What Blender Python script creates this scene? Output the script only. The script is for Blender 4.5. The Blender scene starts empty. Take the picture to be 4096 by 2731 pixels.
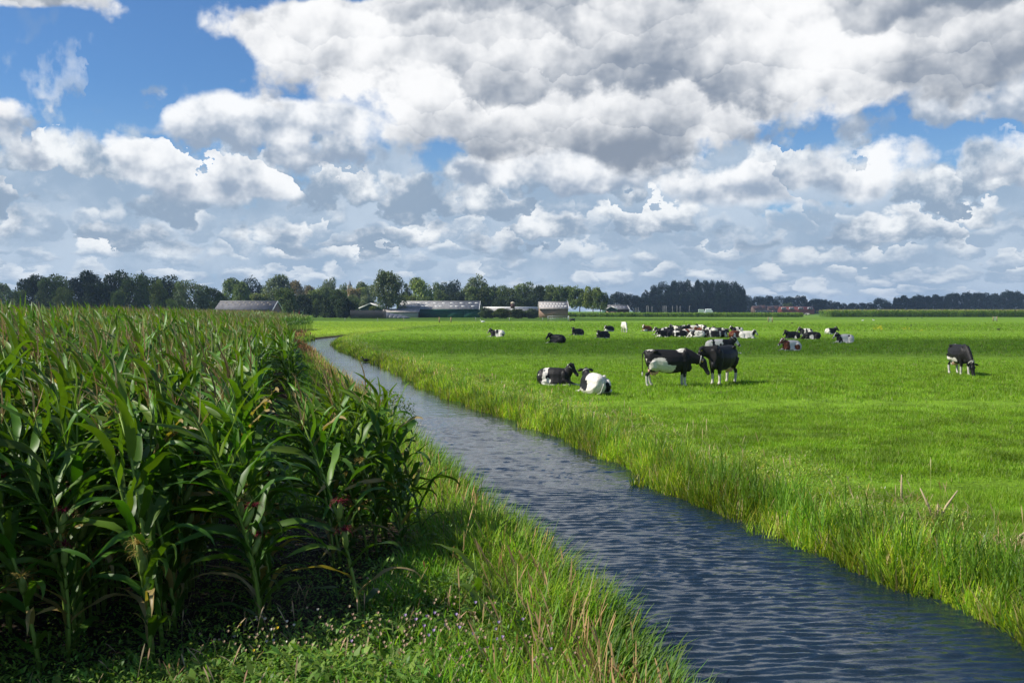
import bpy, math, random
import numpy as np
from mathutils import Vector, Matrix

# ------------------------------------------------------------------ camera, world, sun, exposure
scene = bpy.context.scene
COL = scene.collection
CAM_H = 2.8
F = 3982.0            # focal length in photograph pixels (35 mm on a 36 mm wide sensor)
HOR = 1243.0          # horizon row of the photograph
cam_data = bpy.data.cameras.new('camera')
cam = bpy.data.objects.new('camera', cam_data)
COL.objects.link(cam)
cam_data.sensor_width = 36.0
cam_data.lens = 35.0
cam_data.clip_start = 0.1
cam_data.clip_end = 12000
cam.location = (0, 0, CAM_H)
PITCH = math.atan((1365.5 - HOR) / F)
cam.rotation_euler = (math.pi / 2 - PITCH, 0, 0)
scene.camera = cam
scene.view_settings.view_transform = 'Standard'
scene.view_settings.look = 'None'
scene.view_settings.exposure = 0.42
scene.view_settings.gamma = 1.0

SUN_EL = math.radians(44)
SUN_AZ = math.radians(-97)        # measured from +Y towards +X: the sun stands to the left
sun_dir = Vector((math.sin(SUN_AZ) * math.cos(SUN_EL), math.cos(SUN_AZ) * math.cos(SUN_EL), math.sin(SUN_EL)))
sd = bpy.data.lights.new('sun', 'SUN')
sd.energy = 5.0
sd.angle = math.radians(0.5)
sd.color = (1.0, 0.94, 0.84)
sun = bpy.data.objects.new('sun', sd)
COL.objects.link(sun)
sun.rotation_euler = (-sun_dir).to_track_quat('-Z', 'Y').to_euler()
sun.location = sun_dir * 100


class S:
    """a node socket with arithmetic, so that shaders read like formulas"""
    nt = None

    def __init__(s, k):
        s.k = k

    @staticmethod
    def m(op, *a, clamp=False):
        n = S.nt.nodes.new('ShaderNodeMath')
        n.operation = op
        n.use_clamp = clamp
        for i, v in enumerate(a):
            if isinstance(v, S):
                S.nt.links.new(v.k, n.inputs[i])
            else:
                n.inputs[i].default_value = v
        return S(n.outputs[0])

    def __add__(s, o): return S.m('ADD', s, o)
    def __radd__(s, o): return S.m('ADD', s, o)
    def __sub__(s, o): return S.m('SUBTRACT', s, o)
    def __rsub__(s, o): return S.m('SUBTRACT', o, s)
    def __mul__(s, o): return S.m('MULTIPLY', s, o)
    def __rmul__(s, o): return S.m('MULTIPLY', s, o)
    def __truediv__(s, o): return S.m('DIVIDE', s, o)
    def __pow__(s, o): return S.m('POWER', s, o)


def vset(sock, v):
    if isinstance(v, S):
        S.nt.links.new(v.k, sock)
    else:
        sock.default_value = v


def xyz(x, y, z):
    n = S.nt.nodes.new('ShaderNodeCombineXYZ')
    for i, v in enumerate((x, y, z)):
        vset(n.inputs[i], v)
    return S(n.outputs[0])


def sep(v):
    n = S.nt.nodes.new('ShaderNodeSeparateXYZ')
    S.nt.links.new(v.k, n.inputs[0])
    return [S(o) for o in n.outputs]


DIM = ['3D']


def noise(v, scale, detail=4, rough=0.5, dist=0.0, lac=2.0, color=False):
    n = S.nt.nodes.new('ShaderNodeTexNoise')
    n.noise_dimensions = DIM[0]
    if v is not None:
        S.nt.links.new(v.k, n.inputs['Vector'])
    n.inputs['Scale'].default_value = scale
    n.inputs['Detail'].default_value = detail
    n.inputs['Roughness'].default_value = rough
    n.inputs['Distortion'].default_value = dist
    n.inputs['Lacunarity'].default_value = lac
    return S(n.outputs['Color' if color else 'Fac'])


def voro(v, scale, detail=0, rough=0.5, feature='F1', out='Distance', smooth=None):
    n = S.nt.nodes.new('ShaderNodeTexVoronoi')
    n.feature = feature
    n.voronoi_dimensions = DIM[0]
    S.nt.links.new(v.k, n.inputs['Vector'])
    n.inputs['Scale'].default_value = scale
    n.inputs['Detail'].default_value = detail
    n.inputs['Roughness'].default_value = rough
    if smooth is not None:
        n.inputs['Smoothness'].default_value = smooth
    return S(n.outputs[out])


def ss(x, lo, hi, a=0.0, b=1.0):
    n = S.nt.nodes.new('ShaderNodeMapRange')
    n.interpolation_type = 'SMOOTHSTEP'
    vset(n.inputs[0], x)
    for i, v in enumerate((lo, hi, a, b)):
        n.inputs[i + 1].default_value = v
    return S(n.outputs[0])


def rgb(c):
    return (c[0], c[1], c[2], 1.0)


def mixc(f, a, b, mode='MIX'):
    n = S.nt.nodes.new('ShaderNodeMix')
    n.data_type = 'RGBA'
    n.blend_type = mode
    vset(n.inputs['Factor'], f)
    for nm, v in (('A', a), ('B', b)):
        sk = [i for i in n.inputs if i.name == nm and i.type == 'RGBA'][0]
        if isinstance(v, S):
            S.nt.links.new(v.k, sk)
        else:
            sk.default_value = rgb(v)
    return S([o for o in n.outputs if o.type == 'RGBA'][0])


def vadd(a, b):
    n = S.nt.nodes.new('ShaderNodeVectorMath')
    n.operation = 'ADD'
    S.nt.links.new(a.k, n.inputs[0])
    if isinstance(b, S):
        S.nt.links.new(b.k, n.inputs[1])
    else:
        n.inputs[1].default_value = b
    return S(n.outputs[0])


# ---- the sky: a clear daylight sky with heaps of cloud laid over it by direction
world = bpy.data.worlds.new('World')
scene.world = world
world.use_nodes = True
S.nt = world.node_tree
S.nt.nodes.clear()
DIM[0] = '2D'
tc = S.nt.nodes.new('ShaderNodeTexCoord')
dx, dy, dz = sep(S(tc.outputs['Generated']))
U = S.m('ARCTAN2', dx, dy) * 2.287           # one unit is 25 degrees
V = S.m('ARCSINE', S.m('MINIMUM', S.m('MAXIMUM', dz, -0.2), 0.999)) * 2.287
skyn = S.nt.nodes.new('ShaderNodeTexSky')
skyn.sky_type = 'NISHITA'
skyn.sun_disc = False
skyn.sun_elevation = SUN_EL
skyn.sun_rotation = SUN_AZ
skyn.air_density = 1.0
skyn.dust_density = 0.3
skyn.ozone_density = 2.2
SKY_UNIT = 1 / 0.085


def gauss(cx, cy, rx, ry, a=1.0):
    ex = (U - cx) * (1 / rx)
    ey = (V - cy) * (1 / ry)
    return S.m('EXPONENT', (ex * ex + ey * ey) * -1.0) * a


def layer(sx, sy, sc, seed, cover, lo, hi, sh, lx, ly, det=8, bil=0.55):
    """returns alpha, light of one deck of cloud"""
    def dens(ox, oy, dd):
        p = xyz((U + ox) * sx + seed, (V + oy) * sy + seed * 0.7, 0.0)
        w = noise(p, sc * 1.3, 1, 0.5, color=True)
        q = vadd(p, S_scale(w, 0.16 / sc * 2.2))
        n = noise(q, sc, dd, 0.56)
        b = voro(q, sc * 2.1, 2, 0.5, 'F1')
        return n + (0.42 - b) * bil * 0.5
    d0 = dens(0, 0, det)
    d1 = dens(lx, ly, max(3, det - 4))
    dbase = d0 + cover
    al = ss(dbase, lo, hi)
    li = (d0 - d1) * sh
    return al, li, dbase


def S_scale(v, f):
    n = S.nt.nodes.new('ShaderNodeVectorMath')
    n.operation = 'SCALE'
    S.nt.links.new(v.k, n.inputs[0])
    n.inputs['Scale'].default_value = f
    return S(n.outputs[0])


VH = S.m('MAXIMUM', V, 0.0)
SKYCOL = mixc(1.0, S(skyn.outputs[0]), (0.66, 1.00, 1.38), 'MULTIPLY')
K = SKY_UNIT
base = mixc(ss(V, -0.02, 0.50, 0.9, 0.0), SKYCOL, (0.36 * K, 0.54 * K, 0.76 * K))
LV = S.m('LOGARITHM', VH + 0.10, 2.718)
PL = xyz(U, LV * 0.42, 0.0)
wl = noise(PL, 10.0, 5, 0.56, color=True)            # billowing edge of the small heaps
PU = xyz(U, V * 1.15, 0.0)
wu = noise(PU, 5.0, 7, 0.55, color=True)            # billowing edge of the big heaps
nu = noise(vadd(PU, (0.022, -0.034, 0)), 6.0, 4, 0.56)   # the same field a step away from the sun
nu0 = noise(PU, 6.0, 4, 0.56)
relief = nu0 - nu
wu2 = noise(vadd(PU, (5.3, 1.7, 0)), 3.1, 5, 0.5)
wlx, wly, wlz = sep(wl)
wux, wuy, wuz = sep(wu)


def heaps(fx, fy, wx, wy, amp, sc, seed, ax, up, dn, soft, cov, sm=0.0):
    """a deck of single heaps: flat below, domed above; returns alpha, height inside the heap, chance"""
    qx = fx * sc + (wx - 0.5) * amp + seed
    qy = fy * sc + (wy - 0.5) * amp + seed * 1.7
    n = S.nt.nodes.new('ShaderNodeTexVoronoi')
    n.voronoi_dimensions = '2D'
    n.inputs['Scale'].default_value = 1.0
    if sm:
        n.feature = 'SMOOTH_F1'
        n.inputs['Smoothness'].default_value = sm
    n.inputs['Randomness'].default_value = 0.9
    S.nt.links.new(xyz(qx, qy, 0.0).k, n.inputs['Vector'])
    px, py, _ = sep(S(n.outputs['Position']))
    cr, cg, cb = sep(S(n.outputs['Color']))
    hx = (qx - px) * (1 / ax)
    hy = qy - py
    hyn = S.m('MAXIMUM', hy, 0.0) * (1 / up) + S.m('MINIMUM', hy, 0.0) * (1 / dn)
    shape = 1.0 - hx * hx - hyn * hyn + (cr - 0.5) * 0.6 + cov
    return ss(shape, 0.0, soft), hy * (1 / up), cg, shape


def tone(h, lo, hi, a, b):
    return mixc(ss(h, lo, hi), a, b)


# haze-blue veil of merged far cloud
veil = ss(wlz + ss(V, 0.25, 0.46, 0.25, -0.25) + gauss(0.64, 0.235, 0.17, 0.03, -0.3) + gauss(0.95, 0.33, 0.16, 0.06, -0.35), 0.40, 0.60)
s0 = mixc(veil * 0.92, base, mixc(ss(wux, 0.3, 0.7), (0.35 * K, 0.46 * K, 0.60 * K), (0.56 * K, 0.66 * K, 0.78 * K)))
# farthest heaps
aC, hC, cC, _ = heaps(U * 1.6, LV * 0.50, wlx, wly, 1.7, 8.0, 3.3, 0.60, 0.55, 0.30, 0.8, ss(V, 0.16, 0.34, 0.25, -1.3))
s1 = mixc(aC * 0.85, s0, tone(hC + (wlz - 0.5) * 3.0 + cC * 0.5, -0.10, 1.35, (0.37 * K, 0.48 * K, 0.62 * K), (0.90 * K, 0.94 * K, 0.97 * K)))
# heaps half way up
gapB = gauss(0.62, 0.235, 0.15, 0.03, -0.8) + gauss(0.80, 0.345, 0.10, 0.05, -0.9) + gauss(0.9, 0.36, 0.12, 0.04, -0.6)
aB, hB, cB, _ = heaps(U * 1.3, LV * 0.62, wlx, wly, 1.5, 4.8, 7.9, 0.62, 0.55, 0.28, 0.7, ss(V, 0.06, 0.18, -1.5, 0.15) + ss(V, 0.34, 0.44, 0.0, -1.0) + gapB)
s2 = mixc(aB * 0.93, s1, tone(hB + (wlz - 0.5) * 3.0 + (cB - 0.5) * 0.9, -0.30, 1.1, (0.30 * K, 0.395 * K, 0.52 * K), (1.0 * K, 1.02 * K, 1.03 * K)))
# larger heaps to left and right of the middle
gapD = (gauss(-0.55, 0.46, 0.26, 0.05, 0.7) + gauss(-0.60, 0.33, 0.5, 0.07, 0.5) + gauss(-1.12, 0.40, 0.16, 0.035, 0.9) + gauss(0.0, 0.36, 0.4, 0.06, 0.3)
        + gauss(1.12, 0.40, 0.09, 0.05, 0.9) + gauss(0.78, 0.27, 0.05, 0.07, 0.8) + gauss(1.1, 0.26, 0.2, 0.03, 0.6) + gauss(-0.86, 0.42, 0.06, 0.04, -0.8)
        + gauss(0.80, 0.36, 0.12, 0.03, 0.2))
aD, hD, cD, _ = heaps(U * 0.8, V * 1.5, wux, wuy, 1.5, 3.0, 12.35, 0.68, 0.55, 0.32, 0.6, ss(V, 0.18, 0.30, -1.6, -0.15) + ss(V, 0.42, 0.53, 0.0, -1.4) + gapD)
s3 = mixc(aD * 0.97, s2, tone(hD * 0.9 + relief * 2.6 + (wuz - 0.5) * 1.2 + gauss(-0.55, 0.45, 0.16, 0.07, 0.5), -0.45, 0.80, (0.33 * K, 0.41 * K, 0.53 * K), (1.02 * K, 1.03 * K, 1.04 * K)))
# near deck: the big grey and white masses overhead
mass = (gauss(-0.06, 0.60, 0.40, 0.18, 1.25) + gauss(0.25, 0.45, 0.55, 0.12, 1.0) + gauss(0.95, 0.62, 0.52, 0.13, 1.0) + gauss(0.5, 0.62, 0.4, 0.13, 0.6) + gauss(0.05, 0.90, 1.3, 0.12, 0.30) + ss(V, 0.78, 1.0, 0.0, 0.34)
        + gauss(-0.42, 0.61, 0.30, 0.05, 0.85) + gauss(-1.08, 0.675, 0.20, 0.070, 1.9) + gauss(-1.12, 0.40, 0.12, 0.03, 0.5) + gauss(1.1, 0.50, 0.20, 0.05, 0.35)
        + gauss(-0.40, 0.72, 0.20, 0.04, -0.45) + gauss(0.645, 0.71, 0.06, 0.04, -1.3) + gauss(0.84, 0.37, 0.16, 0.04, -0.6) + gauss(-0.80, 0.72, 0.08, 0.08, -0.5))
dA = mass + (wux - 0.5) * 1.35 + (wlx - 0.5) * 0.25
aA = ss(dA, 0.40, 0.62)
edge = ss(dA, 0.45, 0.95, 0.24, 0.0)
_, hE, cE, shE = heaps(U * 0.9, V * 1.5, wux, wuy, 1.6, 4.2, 31.7, 0.62, 0.55, 0.32, 0.5, 0.0, 0.45)
_, hG, cG, shG = heaps(U, V * 1.6, wlx, wly, 1.2, 9.5, 5.2, 0.62, 0.55, 0.32, 0.5, 0.0)
brA = (relief * 1.2 + hE * 0.30 + (cE - 0.5) * 0.22 + hG * 0.07 + (cG - 0.5) * 0.03 + (wu2 - 0.5) * 1.1 + edge * 0.7 + gauss(0.64, 0.56, 0.15, 0.11, 0.60) + gauss(-0.30, 0.54, 0.16, 0.08, 0.30) + gauss(0.02, 0.56, 0.35, 0.14, 0.10)
       + gauss(1.05, 0.55, 0.3, 0.05, 0.30) + gauss(0.40, 0.355, 0.50, 0.055, -0.42) + gauss(0.45, 0.44, 0.25, 0.06, -0.18) + gauss(1.08, 0.67, 0.25, 0.07, -0.25) + gauss(-1.1, 0.71, 0.25, 0.04, -0.40)
       + gauss(0.05, 0.43, 0.25, 0.05, 0.12))
colA = tone(brA, -0.52, 0.62, (0.26 * K, 0.31 * K, 0.39 * K), (1.03 * K, 1.03 * K, 1.03 * K))
s4 = mixc(aA * 0.98, s3, colA)
bg = S.nt.nodes.new('ShaderNodeBackground')
S.nt.links.new(s4.k, bg.inputs[0])
bg.inputs['Strength'].default_value = 0.063
wo = S.nt.nodes.new('ShaderNodeOutputWorld')
S.nt.links.new(bg.outputs[0], wo.inputs[0])
world.cycles.sampling_method = 'MANUAL'
world.cycles.sample_map_resolution = 512
DIM[0] = '3D'

# ------------------------------------------------------------------ helpers
rng = np.random.default_rng(7)
random.seed(7)


def new_mat(name):
    m = bpy.data.materials.new(name)
    m.use_nodes = True
    S.nt = m.node_tree
    S.nt.nodes.clear()
    out = S.nt.nodes.new('ShaderNodeOutputMaterial')
    return m, out


def attr(name='Col'):
    n = S.nt.nodes.new('ShaderNodeAttribute')
    n.attribute_name = name
    return S(n.outputs['Color'])


def objcol():
    n = S.nt.nodes.new('ShaderNodeObjectInfo')
    return S(n.outputs['Color']), S(n.outputs['Random'])


def pos(kind='Position'):
    if kind == 'Object':
        n = S.nt.nodes.new('ShaderNodeTexCoord')
        return S(n.outputs['Object'])
    n = S.nt.nodes.new('ShaderNodeNewGeometry')
    return S(n.outputs[kind])


def prin(col, rough=0.6, spec=0.3, metal=0.0, bump=None, bstr=0.3, bdist=0.02):
    n = S.nt.nodes.new('ShaderNodeBsdfPrincipled')
    if isinstance(col, S):
        S.nt.links.new(col.k, n.inputs['Base Color'])
    else:
        n.inputs['Base Color'].default_value = rgb(col)
    vset(n.inputs['Roughness'], rough)
    n.inputs['Specular IOR Level'].default_value = spec
    n.inputs['Metallic'].default_value = metal
    if bump is not None:
        b = S.nt.nodes.new('ShaderNodeBump')
        b.inputs['Strength'].default_value = bstr
        b.inputs['Distance'].default_value = bdist
        S.nt.links.new(bump.k, b.inputs['Height'])
        S.nt.links.new(b.outputs[0], n.inputs['Normal'])
    return n


def done(out, sh):
    S.nt.links.new((sh.outputs[0] if hasattr(sh, 'outputs') else sh.k), out.inputs['Surface'])


def simple(name, c, rough=0.7, spec=0.25, metal=0.0, var=0.15, scale=3.0, bstr=0.2):
    m, out = new_mat(name)
    p = pos('Object')
    n = noise(p, scale, 5, 0.6)
    c1 = tuple(v * (1 - var) for v in c)
    c2 = tuple(min(1, v * (1 + var)) for v in c)
    done(out, prin(mixc(ss(n, 0.3, 0.7), c1, c2), rough, spec, metal, n, bstr))
    return m


def leafmat(name, src='attr', trans=0.35, rough=0.45, spec=0.4, tboost=(1.5, 1.5, 0.6), var=0.25, vs=1.5):
    """two-sided leaf: part of the light goes through"""
    m, out = new_mat(name)
    c = attr() if src == 'attr' else objcol()[0]
    if src == 'both':
        c = mixc(1.0, attr(), objcol()[0], 'MULTIPLY')
    n = noise(pos(), vs, 3, 0.6)
    k = ss(n, 0.3, 0.7, 1 - var, 1 + var)
    c = mixc(1.0, c, xyz(k, k, k), 'MULTIPLY')
    p = prin(c, rough, spec)
    if trans <= 0:
        done(out, p)
        return m
    t = S.nt.nodes.new('ShaderNodeBsdfTranslucent')
    tc_ = mixc(1.0, c, tboost, 'MULTIPLY')
    S.nt.links.new(tc_.k, t.inputs['Color'])
    mx = S.nt.nodes.new('ShaderNodeMixShader')
    mx.inputs[0].default_value = trans
    S.nt.links.new(p.outputs[0], mx.inputs[1])
    S.nt.links.new(t.outputs[0], mx.inputs[2])
    done(out, mx)
    return m


def mesh_np(name, V_, faces, cols=None, mats=None, smooth=True, midx=None):
    """V_ (n,3); faces: list of int arrays (m,3) or (m,4); cols (n,3) linear"""
    me = bpy.data.meshes.new(name)
    V_ = np.ascontiguousarray(V_, dtype=np.float32)
    faces = [np.asarray(f, dtype=np.int32) for f in faces if len(f)]
    me.vertices.add(len(V_))
    me.vertices.foreach_set('co', V_.ravel())
    tot = sum(f.size for f in faces)
    npoly = sum(len(f) for f in faces)
    me.loops.add(tot)
    me.polygons.add(npoly)
    me.loops.foreach_set('vertex_index', np.concatenate([f.ravel() for f in faces]))
    sizes = np.concatenate([np.full(len(f), f.shape[1], dtype=np.int32) for f in faces])
    starts = np.concatenate([[0], np.cumsum(sizes)[:-1]]).astype(np.int32)
    me.polygons.foreach_set('loop_start', starts)
    me.polygons.foreach_set('loop_total', sizes)
    if smooth:
        me.polygons.foreach_set('use_smooth', np.ones(npoly, dtype=bool))
    if midx is not None:
        me.polygons.foreach_set('material_index', np.asarray(midx, dtype=np.int32))
    me.update(calc_edges=True)
    if cols is not None:
        a = me.color_attributes.new('Col', 'FLOAT_COLOR', 'POINT')
        c4 = np.ones((len(V_), 4), dtype=np.float32)
        c4[:, :3] = cols
        a.data.foreach_set('color', c4.ravel())
    for m in (mats or []):
        me.materials.append(m)
    return me


def tag(o, label=None, cat=None, group=None, kind=None):
    if label: o['label'] = label
    if cat: o['category'] = cat
    if group: o['group'] = group
    if kind: o['kind'] = kind
    return o


def obj(name, me, parent=None, loc=(0, 0, 0), rz=0.0):
    o = bpy.data.objects.new(name, me)
    COL.objects.link(o)
    if parent is not None:
        o.parent = parent
    o.location = loc
    if rz:
        o.rotation_euler = (0, 0, rz)
    return o


def empty(name, loc=(0, 0, 0), rz=0.0):
    return obj(name, None, None, loc, rz)


def kids(o):
    return CH.get(o.name, [])


CH = {}


def adopt(parent, child):
    CH.setdefault(parent.name, []).append(child)
    return child


def part(name, me, parent):
    return adopt(parent, obj(name, me, parent))


def copy_tree(o, parent=None):
    c = o.copy()
    COL.objects.link(c)
    if parent is not None:
        c.parent = parent
        adopt(parent, c)
    for ch in kids(o):
        copy_tree(ch, c)
    return c


class MB:
    """collects simple solids into one mesh"""

    def __init__(s):
        s.v = []
        s.f3 = []
        s.f4 = []
        s.n = 0

    def add(s, v, f):
        v = np.asarray(v, dtype=float)
        for q in f:
            q = [i + s.n for i in q]
            if len(q) == 3: s.f3.append(q)
            elif len(q) == 4: s.f4.append(q)
            else:
                for k in range(1, len(q) - 1):
                    s.f3.append([q[0], q[k], q[k + 1]])
        s.v.append(v)
        s.n += len(v)
        return s

    def box(s, x0, x1, y0, y1, z0, z1):
        v = [(x, y, z) for x in (x0, x1) for y in (y0, y1) for z in (z0, z1)]
        return s.add(v, [(0, 1, 3, 2), (4, 6, 7, 5), (0, 4, 5, 1), (2, 3, 7, 6), (0, 2, 6, 4), (1, 5, 7, 3)])

    def prism(s, prof, y0, y1):
        """profile in x,z pulled along y"""
        n = len(prof)
        v = [(p[0], y0, p[1]) for p in prof] + [(p[0], y1, p[1]) for p in prof]
        f = [tuple(range(n)), tuple(range(2 * n - 1, n - 1, -1))]
        f += [(i, i + n, (i + 1) % n + n, (i + 1) % n) for i in range(n)]
        return s.add(v, f)

    def prismx(s, prof, x0, x1):
        """profile in y,z pulled along x"""
        n = len(prof)
        v = [(x0, p[0], p[1]) for p in prof] + [(x1, p[0], p[1]) for p in prof]
        f = [tuple(range(n)), tuple(range(2 * n - 1, n - 1, -1))]
        f += [(i, i + n, (i + 1) % n + n, (i + 1) % n) for i in range(n)]
        return s.add(v, f)

    def tube(s, pts, rad, n=8, cap=True):
        pts = np.asarray(pts, dtype=float)
        if np.isscalar(rad): rad = [rad] * len(pts)
        rings = []
        for i, p in enumerate(pts):
            d = pts[min(i + 1, len(pts) - 1)] - pts[max(i - 1, 0)]
            d = d / (np.linalg.norm(d) + 1e-9)
            a = np.array((0, 0, 1.0)) if abs(d[2]) < 0.9 else np.array((1.0, 0, 0))
            u = np.cross(d, a); u /= np.linalg.norm(u)
            w = np.cross(d, u)
            r = rad[i]
            ru, rw = (r if np.iterable(r) else (r, r))
            t = np.arange(n) * 2 * math.pi / n
            rings.append(p + np.outer(np.cos(t) * ru, u) + np.outer(np.sin(t) * rw, w))
        v = np.concatenate(rings)
        f = []
        for i in range(len(pts) - 1):
            for k in range(n):
                f.append((i * n + k, i * n + (k + 1) % n, (i + 1) * n + (k + 1) % n, (i + 1) * n + k))
        if cap:
            f.append(tuple(range(n - 1, -1, -1)))
            f.append(tuple((len(pts) - 1) * n + k for k in range(n)))
        return s.add(v, f)

    def ball(s, c, r, n=12, m=8, rot=None):
        r = (r, r, r) if np.isscalar(r) else r
        v = [(0, 0, 1)]
        for i in range(1, m):
            a = math.pi * i / m
            for k in range(n):
                b = 2 * math.pi * k / n
                v.append((math.sin(a) * math.cos(b), math.sin(a) * math.sin(b), math.cos(a)))
        v.append((0, 0, -1))
        v = np.array(v) * r
        if rot is not None:
            v = v @ np.array(rot).T
        v = v + np.array(c)
        f = [(0, 1 + k, 1 + (k + 1) % n) for k in range(n)]
        for i in range(m - 2):
            for k in range(n):
                a = 1 + i * n
                f.append((a + k, a + n + k, a + n + (k + 1) % n, a + (k + 1) % n))
        a = 1 + (m - 2) * n
        f += [(a + k, len(v) - 1, a + (k + 1) % n) for k in range(n)]
        return s.add(v, f)

    def mesh(s, name, mat, smooth=False, col=None):
        V_ = np.concatenate(s.v)
        fs = []
        if s.f4: fs.append(np.array(s.f4))
        if s.f3: fs.append(np.array(s.f3))
        cols = None if col is None else np.tile(col, (len(V_), 1))
        return mesh_np(name, V_, fs, cols, [mat] if mat else [], smooth)

    def build(s, name, mat, parent, smooth=False):
        return part(name, s.mesh(name, mat, smooth), parent)


def ribbons(P, az, e0, droop, L, W, Sg, cols, fold=0.0, twist=0.0, prof='blade', wind=(0.0, 0.0), wave=0.0, pw=1.5, seed=0):
    """N curved leaf blades at once; returns verts, quads, vertex colours"""
    r = np.random.default_rng(seed)
    N = len(P)
    one = np.ones(N)
    az, e0, droop, L, W, twist = [np.asarray(a) * one for a in (az, e0, droop, L, W, twist)]
    wind = np.asarray(wind, dtype=float)
    if wind.ndim == 1: wind = np.tile(wind, (N, 1))
    t = np.linspace(0, 1, Sg + 1)
    tm = (t[:-1] + t[1:]) / 2
    el = e0[:, None] - droop[:, None] * tm[None] ** pw
    d = np.stack([np.cos(az)[:, None] * np.cos(el), np.sin(az)[:, None] * np.cos(el), np.sin(el)], -1)
    d[:, :, :2] += wind[:, None, :] * tm[None, :, None]
    d /= np.linalg.norm(d, axis=-1, keepdims=True)
    pts = np.concatenate([np.zeros((N, 1, 3)), np.cumsum(d * (L / Sg)[:, None, None], 1)], 1) + P[:, None, :]
    dd = np.concatenate([d, d[:, -1:]], 1)
    s0 = np.stack([-np.sin(az), np.cos(az), np.zeros(N)], -1)[:, None, :] * np.ones((1, Sg + 1, 1))
    s0 -= dd * (s0 * dd).sum(-1, keepdims=True)
    s0 /= np.linalg.norm(s0, axis=-1, keepdims=True) + 1e-9
    n0 = np.cross(dd, s0)
    tw = twist[:, None] * t[None]
    s1 = s0 * np.cos(tw)[..., None] + n0 * np.sin(tw)[..., None]
    n1 = np.cross(dd, s1)
    if prof == 'leaf':
        w = np.minimum(1, 0.45 + 2.2 * t) * (1 - t ** 3.0) ** 0.9
    elif prof == 'oval':
        w = np.sin(np.pi * np.clip(t * 0.94 + 0.03, 0, 1)) ** 0.8
    elif prof == 'head':
        w = np.where(t < 0.70, 0.25, np.sin(np.pi * (t - 0.68) / 0.34) * 1.0 + 0.2)
    else:
        w = (1 - t ** 2.2) * 0.94 + 0.06
    hw = W[:, None] * w[None] * 0.5
    if fold or wave:
        ph = r.uniform(0, 6.28, (N, 1))
        wv = wave * np.sin(t[None] * 17 + ph) * hw
        wv2 = wave * np.sin(t[None] * 15 + ph + 2.0) * hw
        a = pts - s1 * hw[..., None] + n1 * (wv + fold * hw)[..., None]
        b = pts + s1 * hw[..., None] + n1 * (wv2 + fold * hw)[..., None]
        V_ = np.stack([a, pts, b], 2)
        c = 3
    else:
        V_ = np.stack([pts - s1 * hw[..., None], pts + s1 * hw[..., None]], 2)
        c = 2
    V_ = V_.reshape(-1, 3)
    base = (np.arange(N) * (Sg + 1) * c)[:, None, None] + (np.arange(Sg) * c)[None, :, None] + np.arange(c - 1)[None, None, :]
    base = base.reshape(-1)
    Q = np.stack([base, base + 1, base + 1 + c, base + c], 1)
    C_ = np.repeat(np.asarray(cols, dtype=float), (Sg + 1) * c, axis=0)
    return V_, Q, C_


class Pile:
    """a mass of ribbons in one mesh"""

    def __init__(s):
        s.v, s.q, s.c, s.n = [], [], [], 0

    def add(s, vqc):
        v, q, c = vqc
        s.v.append(v); s.q.append(q + s.n); s.c.append(c); s.n += len(v)

    def build(s, name, mat, label, cat, kind='stuff'):
        me = mesh_np(name, np.concatenate(s.v), [np.concatenate(s.q)], np.concatenate(s.c), [mat])
        return tag(obj(name, me), label, cat, None, kind)


def hsv_jit(base, n, dv=0.25, dh=0.12, r=None):
    r = r or rng
    b = np.tile(np.asarray(base, dtype=float), (n, 1))
    b *= r.uniform(1 - dv, 1 + dv, (n, 1))
    b[:, 0] *= r.uniform(1 - dh, 1 + dh * 2, n)
    return b


def pnoise(x, y, s=1.0, seed=0):
    """cheap smooth noise, about -1..1"""
    r = np.random.default_rng(seed)
    v = 0
    for k in range(6):
        a = r.uniform(0, 6.28)
        f = s * (0.7 + 0.45 * k)
        v = v + np.sin((x * math.cos(a) + y * math.sin(a)) * f + r.uniform(0, 6.28) + 1.3 * np.sin((x * math.sin(a) - y * math.cos(a)) * f * 0.6 + k)) / (1 + 0.35 * k)
    return v / 3.0


def at(u, v, z=0.0):
    """ground point that stands at photograph pixel u, v"""
    dc = np.array([(u - 2048.0) / F, (1365.5 - v) / F, -1.0])
    cp, sp = math.cos(PITCH), math.sin(PITCH)
    d = np.array([dc[0], cp * (-dc[2]) + sp * dc[1], -sp * (-dc[2]) + cp * dc[1]])
    k = (z - CAM_H) / d[2]
    return np.array([d[0] * k, d[1] * k, z])


def along(u, D, z=0.0):
    return np.array([(u - 2048.0) / F * D, D, z])


def hpx(v, D):
    """height above the ground of picture row v at distance D"""
    return CAM_H - (v - HOR) * D / F


# ------------------------------------------------------------------ the river's two shores, as x over y
RY = np.array([-12, 4, 7, 7.9, 9.2, 10.8, 12.6, 15.7, 19.9, 25.7, 43, 61.5, 81, 95, 105, 115, 124, 140, 155, 196, 228, 260])
RX = np.array([2.2, 1.5, 1.1, .95, .8, .45, -.1, -.81, -1.74, -3.06, -7.6, -12, -17, -20.7, -22, -22.2, -21.6, -20, -18.2, -15.2, -3.6, 12])
SY = np.array([-12, 4, 7, 9.96, 11.2, 13.2, 15.2, 17.6, 21.1, 25.6, 33.6, 37, 43.2, 54.7, 81, 93.7, 109, 124, 140, 155, 196, 228, 260])
SX = np.array([6.8, 6.0, 5.6, 5.12, 4.77, 4.25, 3.62, 2.94, 2.35, 1.27, -1.25, -2.27, -3.9, -6.5, -13.8, -16.7, -18.7, -19.6, -18.6, -17.0, -14.2, -2.7, 13])
_f = np.linspace(-12, 260, 1089)


def _sm(a):
    k = np.ones(9) / 9
    p = np.pad(a, 4, mode='edge')
    return np.convolve(p, k, mode='valid')


_L = _sm(np.interp(_f, RY, RX))
_R = _sm(np.interp(_f, SY, SX))


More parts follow.
